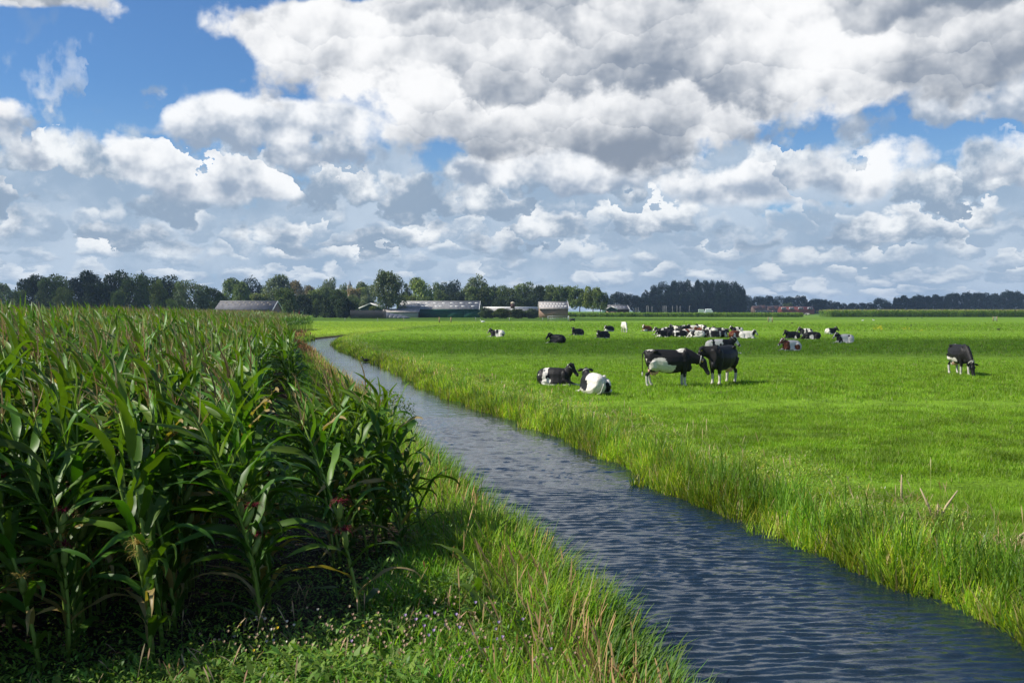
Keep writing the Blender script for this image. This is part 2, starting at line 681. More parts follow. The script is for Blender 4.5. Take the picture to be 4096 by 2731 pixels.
def XL(y): return np.interp(y, _f, _L) + (0.06 * np.sin(y * 2.1) + .04 * np.sin(y * 4.7 + 1)) * (y < 100)
def XR(y): return np.interp(y, _f, _R) + (0.09 * np.sin(y * 1.3 + 1) + .06 * np.sin(y * 3.1) + .04 * np.sin(y * 6.3 + 2)) * (y < 100)


CY = np.array([7.5, 12.8, 13.6, 14.7, 22, 29, 43, 61.5, 74, 90, 105, 120, 150])
CX = np.array([-1.3, -0.9, -3.2, -3.6, -5.2, -6.3, -9.7, -14.2, -17.0, -20.8, -25.3, -28, -30])


def XC(y): return np.interp(y, CY, CX)


WATER = -0.42


def bank(s_, y, side):
    """height of the ground at distance s_ landward of the shore (negative: under water)"""
    z = np.interp(s_, [-1.2, -0.5, 0.0, 0.25, 0.7, 1.3, 2.2, 4.0], [-1.3, -0.8, -0.46, -0.32, -0.12, -0.02, 0.02, 0.0])
    return z


def ground_z(x, y):
    x = np.asarray(x, dtype=float); y = np.asarray(y, dtype=float)
    l, r_ = XL(y), XR(y)
    sL, sR = l - x, x - r_
    s_ = np.maximum(sL, sR)
    z = bank(s_, y, 0)
    z = np.where(y > 262, 0.0, z)
    amp = np.clip(s_ / 3.0, 0, 1) * 0.035 * np.clip((300 - y) / 200, 0, 1)
    return z + amp * pnoise(x, y, 0.9, 3) + 0.012 * pnoise(x, y, 4.0, 5) * np.clip((60 - y) / 40, 0, 1) * (s_ > 0)


# ------------------------------------------------------------------ ground, river
def build_ground():
    ys = [-12.0]
    while ys[-1] < 5200:
        y = ys[-1]
        ys.append(y + (0.22 if y < 32 else max(0.4, (y) * 0.022)))
    ys = np.array(ys)
    out = np.concatenate([[0, .12, .25, .45, .7, 1.0, 1.3, 1.7, 2.2], np.geomspace(2.8, 9, 16), np.geomspace(9.8, 5000, 46)])
    nl = len(out)
    rows = []
    for y in ys:
        l, r_ = float(XL(y)), float(XR(y))
        w = r_ - l
        inner = np.linspace(l, r_, 13)[1:-1]
        rows.append(np.concatenate([l - out[::-1], inner, r_ + out]))
    X = np.array(rows)
    Y = np.repeat(ys[:, None], X.shape[1], 1)
    Z = ground_z(X, Y)
    Z = np.where(Y > 262, 0.0, Z)
    nr, nc = X.shape
    V_ = np.stack([X, Y, Z], -1).reshape(-1, 3)
    i = (np.arange(nr - 1) * nc)[:, None] + np.arange(nc - 1)[None]
    Q = np.stack([i, i + 1, i + nc + 1, i + nc], -1).reshape(-1, 4)
    # real colour of what covers the soil
    sL, sR = XL(Y) - X, X - XR(Y)
    s_ = np.maximum(sL, sR)
    g = np.zeros(X.shape + (3,))
    g[:] = (0.15, 0.27, 0.016)
    left = (sL > 0)
    g[left & (Y > 100)] = (0.24, 0.36, 0.025)
    g[left & (Y > 100) & (Y > 175) & (Y < 330)] = (0.17, 0.29, 0.02)
    g[(Y > 330)] = (0.12, 0.22, 0.02)
    soil = left & (X < XC(Y) + 0.35) & (Y < 152) & (Y > 7.6)
    g[soil] = (0.045, 0.032, 0.022)
    g[left & (Y <= 7.6)] = (0.06, 0.09, 0.02)
    mid = left & ~soil & (Y < 110)
    g[mid & (Y > 7.6)] = (0.10, 0.17, 0.02)
    g[(s_ < 0.3) & (Y < 262)] = (0.055, 0.04, 0.02)
    m, o = new_mat('meadow_ground')
    p = pos()
    c = attr()
    n1 = noise(p, 0.9, 6, 0.6)
    n2 = noise(p, 9.0, 6, 0.7)
    px, py, pz = sep(p)
    n3 = noise(xyz(px * 0.012, py * 0.05, 0.0), 1.0, 5, 0.6)
    k = ss(n1, 0.3, 0.7, 0.72, 1.25) * ss(n2, 0.3, 0.7, 0.65, 1.3) * ss(n3, 0.35, 0.65, 0.85, 1.15)
    c = mixc(1.0, c, xyz(k, k, k), 'MULTIPLY')
    hb = n1 * 0.5 + n2
    done(o, prin(c, 0.9, 0.1, 0.0, hb, 0.9, 0.12))
    me = mesh_np('ground', V_, [Q], g.reshape(-1, 3), [m])
    tag(obj('ground', me), kind='structure')


def build_river():
    ys = [-12.0]
    while ys[-1] < 262:
        y = ys[-1]
        ys.append(y + (0.05 if -1 < y < 0 else 0.5 if y < 4 else 0.03 if y < 18 else 0.05 if y < 30 else 0.16 if y < 60 else 0.5))
    ys = np.array(ys)
    n = 90
    t = np.linspace(0, 1, n)
    l, r_ = XL(ys) - 0.5, XR(ys) + 0.5
    X = l[:, None] + (r_ - l)[:, None] * t[None]
    Y = np.repeat(ys[:, None], n, 1)
    r = np.random.default_rng(4)
    Z = np.zeros(X.shape)
    # wind ripples running down the ditch towards the camera
    for k in range(30):
        wl = np.exp(r.uniform(math.log(0.065), math.log(0.23)))
        a = math.radians(r.normal(93, 11))
        f = 2 * math.pi / wl
        amp = 0.0027 * (wl / 0.15) ** 0.8
        env = 0.45 + 0.55 * np.clip(pnoise(X * 1.0, Y, 1.0 / (wl * 4 + .4), 40 + k) + 0.4, 0, 1.2)
        warp = 0.22 * pnoise(X, Y, 1.1, 90 + k)
        Z += amp * env * np.sin(f * (X * math.cos(a) + Y * math.sin(a) + warp) + r.uniform(0, 6.3)) * np.clip((52 - Y) / 40, 0.13, 1)
    V_ = np.stack([X, Y, WATER + Z], -1).reshape(-1, 3)
    i = (np.arange(len(ys) - 1) * n)[:, None] + np.arange(n - 1)[None]
    Q = np.stack([i, i + 1, i + n + 1, i + n], -1).reshape(-1, 4)
    m, o = new_mat('ditch_water')
    p = pos()
    px, py, pz = sep(p)
    w = noise(p, 1.2, 2, 0.5, color=True)
    q = vadd(xyz(px * 3.0, py * 16.0, 0.0), S_scale(w, 1.0))
    h = noise(q, 1.1, 4, 0.6)
    h2 = noise(xyz(px * 9, py * 26, 0.0), 1.0, 3, 0.6)
    patch = ss(noise(p, 0.5, 3, 0.5), 0.3, 0.7, 0.35, 1.0)
    pr = prin((0.008, 0.018, 0.028), 0.04, 0.5, 0.0, (h + h2 * 0.25) * patch, 0.30, 0.024)
    pr.inputs['IOR'].default_value = 1.55
    done(o, pr)
    tag(obj('river', mesh_np('river', V_, [Q], None, [m])), kind='structure')


build_ground()
build_river()

# ------------------------------------------------------------------ grass of the pasture
M_GRASS = leafmat('grass_blade', 'attr', 0.45, 0.5, 0.25, (1.3, 1.4, 0.5), 0.3, 0.9)
M_WEED = leafmat('weed_leaf', 'attr', 0.38, 0.5, 0.3, (1.4, 1.4, 0.6), 0.25, 2.0)
M_DRY = leafmat('dry_grass', 'attr', 0.25, 0.8, 0.1, (1.2, 1.1, 0.8), 0.2, 3.0)
M_CORN = leafmat('maize_leaf', 'attr', 0.26, 0.46, 0.32, (1.7, 1.9, 0.35), 0.2, 3.0)


def scatter(ymin, ymax, n, xlo, xhi, r, power=1.0):
    """points with depth density falling off; xlo/xhi functions of y"""
    u = r.uniform(0, 1, n)
    if power == 1.0:
        y = ymin + (ymax - ymin) * u
    else:
        y = ymin * (ymax / ymin) ** u
    lo, hi = xlo(y), xhi(y)
    x = lo + (hi - lo) * r.uniform(0, 1, n)
    ok = hi > lo
    return x[ok], y[ok]


def frR(y): return 0.56 * y + 1.0
def frL(y): return -0.56 * y - 1.0


def build_pasture_grass():
    r = np.random.default_rng(11)
    P = Pile()
    for (y0, y1, n, h, w, sg, tuft) in ((8.5, 16, 150000, 0.085, 0.007, 2, 1), (16, 30, 170000, 0.09, 0.012, 2, 1), (30, 60, 170000, 0.10, 0.028, 1, 1), (60, 130, 110000, 0.12, 0.06, 1, 1), (130, 250, 60000, 0.12, 0.14, 1, 1)):
        lo = (lambda y: XR(y) + 0.9)
        # keep density per picture area rather even
        u = r.uniform(0, 1, n)
        y = 1 / (1 / y0 + (1 / y1 - 1 / y0) * u) * 0.5 + 0.5 * (y0 + (y1 - y0) * r.uniform(0, 1, n))
        x = lo(y) + (frR(y) - lo(y)) * r.uniform(0, 1, n)
        N = len(x)
        d = pnoise(x, y, 2.2, 8) * 0.5 + pnoise(x, y, 6.0, 9) * 0.5
        far = np.clip(y / 120, 0, 1)
        hh = h * np.clip(1 + 0.8 * d, .35, 2) * r.uniform(0.6, 1.3, N)
        c = hsv_jit((0.165, 0.30, 0.016), N, 0.25, 0.12, r)
        yel = np.clip(d * 0.8 + 0.1, 0, 1)[:, None]
        c = c * (1 - yel * 0.35) + np.array((0.30, 0.42, 0.05)) * yel * 0.35
        dry = r.uniform(0, 1, N) < 0.03
        c[dry] = (0.30, 0.27, 0.12)
        p = np.stack([x, y, ground_z(x, y) - 0.01], 1)
        P.add(ribbons(p, r.uniform(0, 6.28, N), r.uniform(0.9, 1.5, N), r.uniform(0.3, 1.3, N), hh * 1.25, w * r.uniform(0.7, 1.3, N), sg, c, seed=1, wind=(-0.2, 0)))
    P.build('pasture_grass', M_GRASS, 'short bright green grass covering the whole pasture right of the river', 'grass')
    # mown field beyond the corn, at the left of the ditch
    P = Pile()
    n = 40000
    y = r.uniform(112, 250, n)
    x = r.uniform(-75, 0, n)
    ok = (x < XL(y) - 0.5) & (x > -0.30 * y + 4)
    x, y = x[ok], y[ok]
    N = len(x)
    P.add(ribbons(np.stack([x, y, ground_z(x, y)], 1), r.uniform(0, 6.28, N), r.uniform(.9, 1.5, N), 0.6, 0.10, 0.12, 1, hsv_jit((0.26, 0.38, 0.025), N, .15, .1, r)))
    P.build('field_grass', M_GRASS, 'yellow-green mown grass of the field behind the end of the corn', 'grass')


def build_bank_right():
    r = np.random.default_rng(12)
    P = Pile()
    # tall reed grass standing at the water's edge
    for (y0, y1, n, sg) in ((7, 16, 9000, 5), (16, 30, 8500, 4), (30, 60, 9000, 3), (60, 128, 9000, 2)):
        u = r.uniform(0, 1, n)
        y = 1 / (1 / y0 + (1 / y1 - 1 / y0) * u)
        s_ = np.abs(r.normal(0.20, 0.45, n)) - 0.22
        s_ = s_ - .38 * np.clip(pnoise(y * 0, y, 2.6, 22), 0, 1) * (r.uniform(0, 1, n) < .4)
        cl = pnoise(s_ * 2, y, 1.7, 21)
        x = XR(y) + s_
        N = n
        hh = np.interp(s_, [-.2, .2, .8, 1.6], [.44, .40, .26, .15]) * r.uniform(.55, 1.35, N) * (1 + 0.3 * cl)
        c = hsv_jit((0.34, 0.49, 0.04), N, .35, .15, r)
        tone_ = np.clip(.78 + .38 * pnoise(x * .6, y, 1.1, 23) + .22 * pnoise(x, y, 5.0, 24), .4, 1.25)
        c = c * tone_[:, None]
        br = r.uniform(0, 1, N)
        c[br < 0.15] = (0.42, 0.33, 0.14)
        c[(br > 0.10) & (br < 0.3)] *= (0.45, 0.65, 0.8)
        z = np.maximum(ground_z(x, y), WATER - 0.15)
        w = np.maximum(0.020, 0.0009 * y) * r.uniform(.6, 1.4, N)
        P.add(ribbons(np.stack([x, y, z], 1), r.uniform(0, 6.28, N), r.uniform(1.15, 1.55, N), r.uniform(0.1, 1.1, N), hh, w, sg, c, seed=2, wind=(-.12, 0)))
    # single long blades in clumps
    ncl = 260
    cy = 1 / r.uniform(1 / 45, 1 / 7.5, ncl)
    for k in range(ncl):
        m_ = r.integers(7, 18)
        y = cy[k] + r.normal(0, .10, m_)
        x = XR(y) + r.uniform(-0.05, 0.5) + r.normal(0, .10, m_)
        c = hsv_jit((0.15, 0.29, 0.03), m_, .35, .1, r)
        P.add(ribbons(np.stack([x, y, np.maximum(ground_z(x, y), WATER - .1)], 1), r.uniform(0, 6.28, m_), r.uniform(1.2, 1.5, m_), r.uniform(.1, .9, m_), r.uniform(.45, .85, m_), max(0.020, 0.0007 * cy[k]), 5, c, seed=k))
    n = 700
    y = 1 / r.uniform(1 / 60, 1 / 8, n)
    s_ = .3 + np.abs(r.normal(0, .8, n))
    x = XR(y) + s_
    P.add(ribbons(np.stack([x, y, ground_z(x, y)], 1), r.uniform(0, 6.28, n), r.uniform(1.2, 1.5, n), r.uniform(.1, .7, n), r.uniform(.3, .6, n), np.maximum(.012, .0007 * y), 8, hsv_jit((0.45, 0.36, 0.2), n, .25, .1, r), prof='head', seed=36, wind=(-.3, 0)))
    P.build('reed_grass', M_GRASS, 'tall yellow-green reeds lining the right shore of the river', 'reeds')
    # rough herbs on the shoulder of the bank
    P = Pile()
    for (y0, y1, n, sz) in ((9, 25, 60000, 0.045), (25, 60, 42000, 0.07), (60, 125, 18000, 0.13)):
        u = r.uniform(0, 1, n)
        y = 1 / (1 / y0 + (1 / y1 - 1 / y0) * u)
        s_ = 0.45 + np.abs(r.normal(0, .85, n))
        x = XR(y) + s_
        lump = np.clip(pnoise(x, y, 1.6, 31) + 0.2, 0, 1.3)
        keep = r.uniform(0, 1, n) < 0.25 + 0.75 * lump
        x, y, lump, s_ = x[keep], y[keep], lump[keep], s_[keep]
        N = len(x)
        z = ground_z(x, y) + r.uniform(0, 1, N) ** 1.2 * (0.06 + 0.36 * lump) * np.clip(2.6 - s_, 0.2, 1)
        c = hsv_jit((0.25, 0.38, 0.05), N, .3, .2, r)
        b = r.uniform(0, 1, N)
        c[b < .08] = (0.42, 0.35, 0.20)
        c = c * np.clip(1.0 + .3 * pnoise(x, y, 3.0, 33), .5, 1.4)[:, None]
        c[b > .985] = (0.6, 0.55, 0.5)
        P.add(ribbons(np.stack([x, y, z], 1), r.uniform(0, 6.28, N), r.uniform(-.2, 1.3, N), r.uniform(0, 1.2, N), sz * r.uniform(.7, 1.8, N), sz * .30, 2, c, prof='oval', seed=3))
    P.build('bank_weeds', M_WEED, 'rough mixed weeds on the shoulder of the right bank between reeds and pasture', 'weeds')


def build_bank_left():
    r = np.random.default_rng(13)
    P = Pile()
    # long lush grass between corn and water
    for (y0, y1, n, sg) in ((4.2, 9, 26000, 5), (9, 16, 20000, 4), (16, 32, 18000, 3), (32, 112, 26000, 2)):
        u = r.uniform(0, 1, n)
        y = 1 / (1 / y0 + (1 / y1 - 1 / y0) * u)
        lo = np.where(y < 8.9, -0.56 * y - .6, XC(y) - .2)
        x = lo + (XL(y) + 0.05 - lo) * r.uniform(0, 1, n) ** 0.8
        ok = (y > 8.9) | (y < np.clip(8.6 + .62 * (x + 1.3), 6.4, 9.0) - .15 + .4 * pnoise(x, y, 3.0, 44)) & ((x > -1.6) | (r.uniform(0, 1, n) < .35))
        x, y = x[ok], y[ok]
        n = len(x)
        s_ = XL(y) - x
        cl = pnoise(x, y, 2.3, 41)
        hh = np.interp(s_, [0, .4, 1.2, 3, 6], [.50, .45, .30, .18, .13]) * r.uniform(.5, 1.4, n) * (1 + .35 * cl)
        hh = np.where(y < 8, np.minimum(hh, .32 + 0.25 * r.uniform(0, 1, n)), hh)
        c = hsv_jit((0.17, 0.31, 0.025), n, .4, .2, r)
        b = r.uniform(0, 1, n)
        c[b < .09] = (0.30, 0.24, 0.10)
        lush = (s_ > 1.3)
        c[lush] *= (0.8, 0.95, 1.0)
        z = ground_z(x, y) - .01
        w = np.maximum(0.014, 0.0009 * y) * r.uniform(.6, 1.6, n)
        P.add(ribbons(np.stack([x, y, z], 1), r.uniform(0, 6.28, n), r.uniform(.95, 1.5, n), r.uniform(.2, 1.6, n), hh * 1.2, w, sg, c, seed=5, wind=(-.2, 0)))
    P.build('bank_grass', M_GRASS, 'long lush grass on the left bank between the corn and the water', 'grass')
    # dark broad reeds leaning over the left waterline
    P = Pile()
    ncl = 420
    cy = 1 / r.uniform(1 / 70, 1 / 5.6, ncl)
    for k in range(ncl):
        m_ = r.integers(6, 16)
        y = cy[k] + r.normal(0, .12, m_)
        x = XL(y) + r.uniform(-0.25, 0.22) + r.normal(0, .08, m_)
        c = hsv_jit((0.08, 0.18, 0.018), m_, .35, .2, r)
        P.add(ribbons(np.stack([x, y, np.maximum(ground_z(x, y), WATER - .1)], 1), r.uniform(-1.2, 1.2, m_), r.uniform(1.05, 1.5, m_), r.uniform(.0, 1.0, m_), r.uniform(.45, .85, m_) * (.85 if cy[k] < 11 else 1), max(0.032, 0.0006 * cy[k]), 6, c, seed=k, prof='blade', fold=.25))
    P.build('shore_reeds', M_WEED, 'dark broad reed blades leaning over the water at the left shore', 'reeds')
    # seed heads
    P = Pile()
    for (y0, y1, n, hh0) in ((5.2, 30, 800, .68), (30, 70, 900, .8), (60, 112, 1800, 0.8)):
        u = r.uniform(0, 1, n)
        y = 1 / (1 / y0 + (1 / y1 - 1 / y0) * u)
        s_ = np.abs(r.normal(.15, .5, n))
        x = XL(y) - s_ + .05
        c = hsv_jit((0.36, 0.25, 0.12), n, .25, .1, r)
        if y0 >= 60:
            c = hsv_jit((0.22, 0.12, 0.06), n, .3, .1, r)
            x = x - r.uniform(0, 1.2, n)
        w = np.maximum(0.012, 0.0006 * y) * r.uniform(.8, 1.3, n)
        P.add(ribbons(np.stack([x, y, ground_z(x, y)], 1), r.uniform(0, 6.28, n), r.uniform(1.2, 1.5, n), r.uniform(.1, .7, n), hh0 * r.uniform(.6, 1.2, n), w, 8, c, prof='head', seed=6, wind=(-.3, 0)))
    n = 420
    y = 1 / r.uniform(1 / 9.5, 1 / 5.6, n)
    x = r.uniform(-3.0, 0.6, n)
    P.add(ribbons(np.stack([x, y, ground_z(x, y)], 1), r.uniform(0, 6.28, n), r.uniform(1.0, 1.5, n), r.uniform(.2, 1.0, n), r.uniform(.22, .42, n), .011, 8, hsv_jit((0.36, 0.27, 0.16), n, .3, .1, r), prof='head', seed=7))
    P.build('seed_grass', M_DRY, 'tan grass stems with seed heads along the left bank', 'grass')
    # broad-leaved weeds of the foreground headland
    P = Pile()
    n = 90000
    y = 1 / r.uniform(1 / 13, 1 / 4.4, n)
    x = -0.56 * y - .5 + (XL(y) - .3 + .56 * y + .5) * r.uniform(0, 1, n)
    lump = np.clip(pnoise(x, y, 2.4, 51) + .35, 0, 1.4)
    lim = np.where(y > 8.2, (x > XC(y) - .4) * 1.0, 1.0)
    keep = (r.uniform(0, 1, n) < .2 + .8 * lump) & (lim > 0)
    x, y, lump = x[keep], y[keep], lump[keep]
    N = len(x)
    z = ground_z(x, y) + r.uniform(0, 1, N) * (.08 + .30 * lump) * np.where(x < -1.8, .6, 1)
    c = hsv_jit((0.13, 0.25, 0.035), N, .35, .2, r)
    sz = r.uniform(.02, .07, N) * np.where(r.uniform(0, 1, N) < .18, 1.9, 1)
    P.add(ribbons(np.stack([x, y, z], 1), r.uniform(0, 6.28, N), r.uniform(-.3, 1.2, N), r.uniform(0, 1.2, N), sz, sz * .42, 2, c, prof='oval', seed=8))
    # low weeds between the corn rows
    n = 26000
    y = 1 / r.uniform(1 / 26, 1 / 6.6, n)
    x = XC(y) - np.abs(r.normal(0, 2.2, n)) + .2
    sz = r.uniform(.02, .06, n)
    P.add(ribbons(np.stack([x, y, ground_z(x, y) + r.uniform(0, .22, n)], 1), r.uniform(0, 6.28, n), r.uniform(-.2, 1.2, n), .8, sz, sz * .4, 2, hsv_jit((0.11, 0.22, 0.03), n, .3, .2, r), prof='oval', seed=9))
    P.build('headland_weeds', M_WEED, 'low broad-leaved weeds in front of and under the corn', 'weeds')
    # thistles and small flowers
    P = Pile()
    for (cx, cy_, rx, ry, m_, zz, colr, sz) in ((-.45, 7.4, .45, .35, 110, .46, (0.36, 0.27, 0.18), .019), (-.30, 7.4, .35, .25, 22, .50, (0.34, 0.26, 0.42), .020), (-1.5, 7.5, .5, .2, 70, .34, (0.40, 0.31, 0.20), .018),
                                                (-1.9, 7.6, .25, .12, 9, .36, (0.6, 0.57, 0.48), .018), (-1.8, 7.6, .25, .12, 6, .36, (0.7, 0.52, 0.03), .018), (-.2, 5.7, .5, .4, 60, .28, (0.30, 0.20, 0.15), .016)):
        x = r.normal(cx, rx, m_); y = r.normal(cy_, ry, m_)
        z = ground_z(x, y) + zz * r.uniform(.5, 1.1, m_)
        for a in (0, 1.05, 2.1):
            P.add(ribbons(np.stack([x, y, z], 1), a + r.uniform(0, .4, m_), 1.1, .3, sz * 1.2, sz, 2, hsv_jit(colr, m_, .2, .05, r), prof='oval', seed=10))
    # yellow and pale flowers of the pasture
    for (u0, u1, v0, v1, m_, colr) in ((3490, 3530, 1310, 1326, 60, (.8, .6, .02)), (3600, 3640, 1318, 1330, 16, (.8, .6, .02)), (3675, 3690, 1328, 1336, 8, (.8, .6, .02)), (3130, 3400, 1290, 1322, 30, (.6, .5, .05))):
        for _ in range(m_):
            q = at(r.uniform(u0, u1), r.uniform(v0, v1))
            P.add(ribbons(np.array([[q[0], q[1], .25 + r.uniform(-.1, .15)]]), r.uniform(0, 6), 1.2, .2, .16, .2, 1, [colr], prof='oval'))
    P.build('wild_flowers', M_DRY, 'small purple, tan and yellow wild flowers among the weeds', 'flowers')


# ------------------------------------------------------------------ maize
CORN_G = (0.062, 0.150, 0.012)
TASSEL = (0.21, 0.185, 0.09)


def stalk_pt(base, H, lean, f):
    """points at height fraction f on leaning stalks; base (N,3) H (N) lean (N,2) f (N)"""
    k = (f ** 1.7)[:, None]
    return base + np.concatenate([lean * k, (H * f * (1 - 0.03 * f))[:, None]], 1)


def leaf_args(N, j, M, H, rank, r):
    f = 0.05 + 0.85 * (j + r.uniform(-.3, .3, N)) / M
    f = np.clip(f, .03, .93)
    az = rank + math.pi * (j % 2) + r.normal(0, .45, N)
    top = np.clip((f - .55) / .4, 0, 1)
    e0 = 1.08 + 0.32 * top + r.normal(0, .12, N)
    droop = (1.75 - 1.2 * top) * r.uniform(.65, 1.2, N)
    L = (0.52 + 0.34 * np.sin(math.pi * np.clip(f, 0, 1)) ** 1.0) * r.uniform(.8, 1.15, N) * np.clip(H / 2.3, .6, 1.15)
    W = (0.047 + 0.033 * np.sin(math.pi * f)) * r.uniform(.85, 1.15, N)
    tw = r.normal(0, .9, N)
    wind = np.stack([-0.55 - .55 * f + r.normal(0, .15, N), r.normal(0.0, .15, N)], 1)
    c = hsv_jit(CORN_G, N, .28, .18, r)
    c = c * (0.78 + .62 * top)[:, None] * np.stack([1 + .22 * top, 1 + 0 * top, 1 + 0 * top], 1)  # highlights put into the leaf colour: brighter and yellower towards the top
    old = ((f < .25) & (r.uniform(0, 1, N) < .30)) | ((f < .7) & (r.uniform(0, 1, N) < .015))
    c[old] = (0.28, 0.21, 0.08)
    return f, az, e0, droop, L, W, tw, wind, c


def tassel_ribbons(tip, leanv, r, n=7, W=.014, sg=3, sc=1.0):
    N = len(tip)
    V_, Q, C_ = [], [], []
    off = 0
    for k in range(n):
        az = r.uniform(0, 6.28, N)
        e0 = np.full(N, 1.45) if k == 0 else r.uniform(.75, 1.25, N)
        L = (.34 if k == 0 else .22) * r.uniform(.8, 1.2, N) * sc
        p = tip - np.array((0, 0, .02 + .012 * k))
        tc_ = hsv_jit(TASSEL, N, .35, .15, r)
        v, q, c = ribbons(p, az, e0, .5, L, W * (1.5 if k == 0 else 1), sg, tc_, wind=np.stack([-.55 + leanv[:, 0] * .2, leanv[:, 1] * 0], 1), seed=k)
        V_.append(v); Q.append(q + off); C_.append(c); off += len(v)
    return np.concatenate(V_), np.concatenate(Q), np.concatenate(C_)


M_STALK = leafmat('maize_stalk', 'attr', 0.0, 0.5, 0.3, var=.15)
M_HUSK = leafmat('maize_husk', 'attr', 0.15, 0.5, 0.3, var=.15, vs=20)
M_SILK = leafmat('maize_silk', 'attr', 0.2, 0.7, 0.2, var=.4, vs=60)


def corn_proto(k, H, lean, ears, silk_red, M=17, tass=7):
    """one maize plant with all its parts"""
    r = np.random.default_rng(100 + k)
    root = empty('corn_plant')
    root.location = (0, 0, 0)
    base = np.zeros((1, 3))
    Ha = np.array([H]); ln = np.array([lean], dtype=float)
    fs = np.linspace(0, .97, 9)
    pts = [stalk_pt(base, Ha, ln, np.array([f]))[0] for f in fs]
    mb = MB().tube(pts, [.017 - .011 * f for f in fs], 6)
    for f in np.linspace(.08, .8, 8):
        q = stalk_pt(base, Ha, ln, np.array([f]))[0]
        mb.ball(q, (.018 - .008 * f, .018 - .008 * f, .008), 6, 4)
    part('stalk', mb.mesh('stalk', M_STALK, True, (0.16, 0.25, 0.035)), root)
    rank = np.array([r.uniform(0, math.pi)])
    for j in range(M):
        f, az, e0, dr, L, W, tw, wd, c = leaf_args(1, j, M, Ha, rank, r)
        p = stalk_pt(base, Ha, ln, f)
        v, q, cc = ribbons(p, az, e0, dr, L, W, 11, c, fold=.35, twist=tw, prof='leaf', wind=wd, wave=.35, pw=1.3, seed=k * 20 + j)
        # pale midrib
        part('leaf', mesh_np('leaf', v, [q], cc, [M_CORN]), root)
    if tass:
        tip = stalk_pt(base, Ha, ln, np.array([.97]))
        v, q, cc = tassel_ribbons(tip, ln, r, tass, .011, 4, 1.15)
        part('tassel', mesh_np('tassel', v, [q], cc, [M_DRY]), root)
    for e in range(ears):
        f = np.array([.36 + .13 * e])
        p = stalk_pt(base, Ha, ln, f)[0]
        a = r.uniform(-2.6, -.4)
        d = np.array((math.cos(a) * .35, math.sin(a) * .35, 1.0)); d /= np.linalg.norm(d)
        q0 = p + np.array((math.cos(a), math.sin(a), 0)) * .02
        mb = MB().tube([q0, q0 + d * .05, q0 + d * .13, q0 + d * .2], [.012, .026, .027, .010], 8)
        ear = part('ear', mb.mesh('ear', M_HUSK, True, (0.22, 0.30, 0.07)), root)
        n = 46
        tipp = np.tile(q0 + d * .19, (n, 1)) + r.normal(0, .006, (n, 3))
        colr = (0.15, 0.012, 0.032) if silk_red else (0.34, 0.27, 0.08)
        v, qq, cc = ribbons(tipp, r.uniform(0, 6.28, n), r.uniform(.3, 1.4, n), r.uniform(1.5, 3.2, n), r.uniform(.07, .16, n), .006, 4, hsv_jit(colr, n, .3, .1, r), seed=e)
        adopt(ear, obj('silk', mesh_np('silk', v, [qq], cc, [M_SILK]), ear))
    return root


def corn_front(x):
    return np.clip(8.6 + .62 * (x + 1.3), 6.4, 9.0)


def corn_height(x, y):
    d = XC(y) - x
    return 2.15 + .60 * np.clip((d - .3) / 5.0, 0, 1) + .12 * pnoise(x, y, .6, 61)


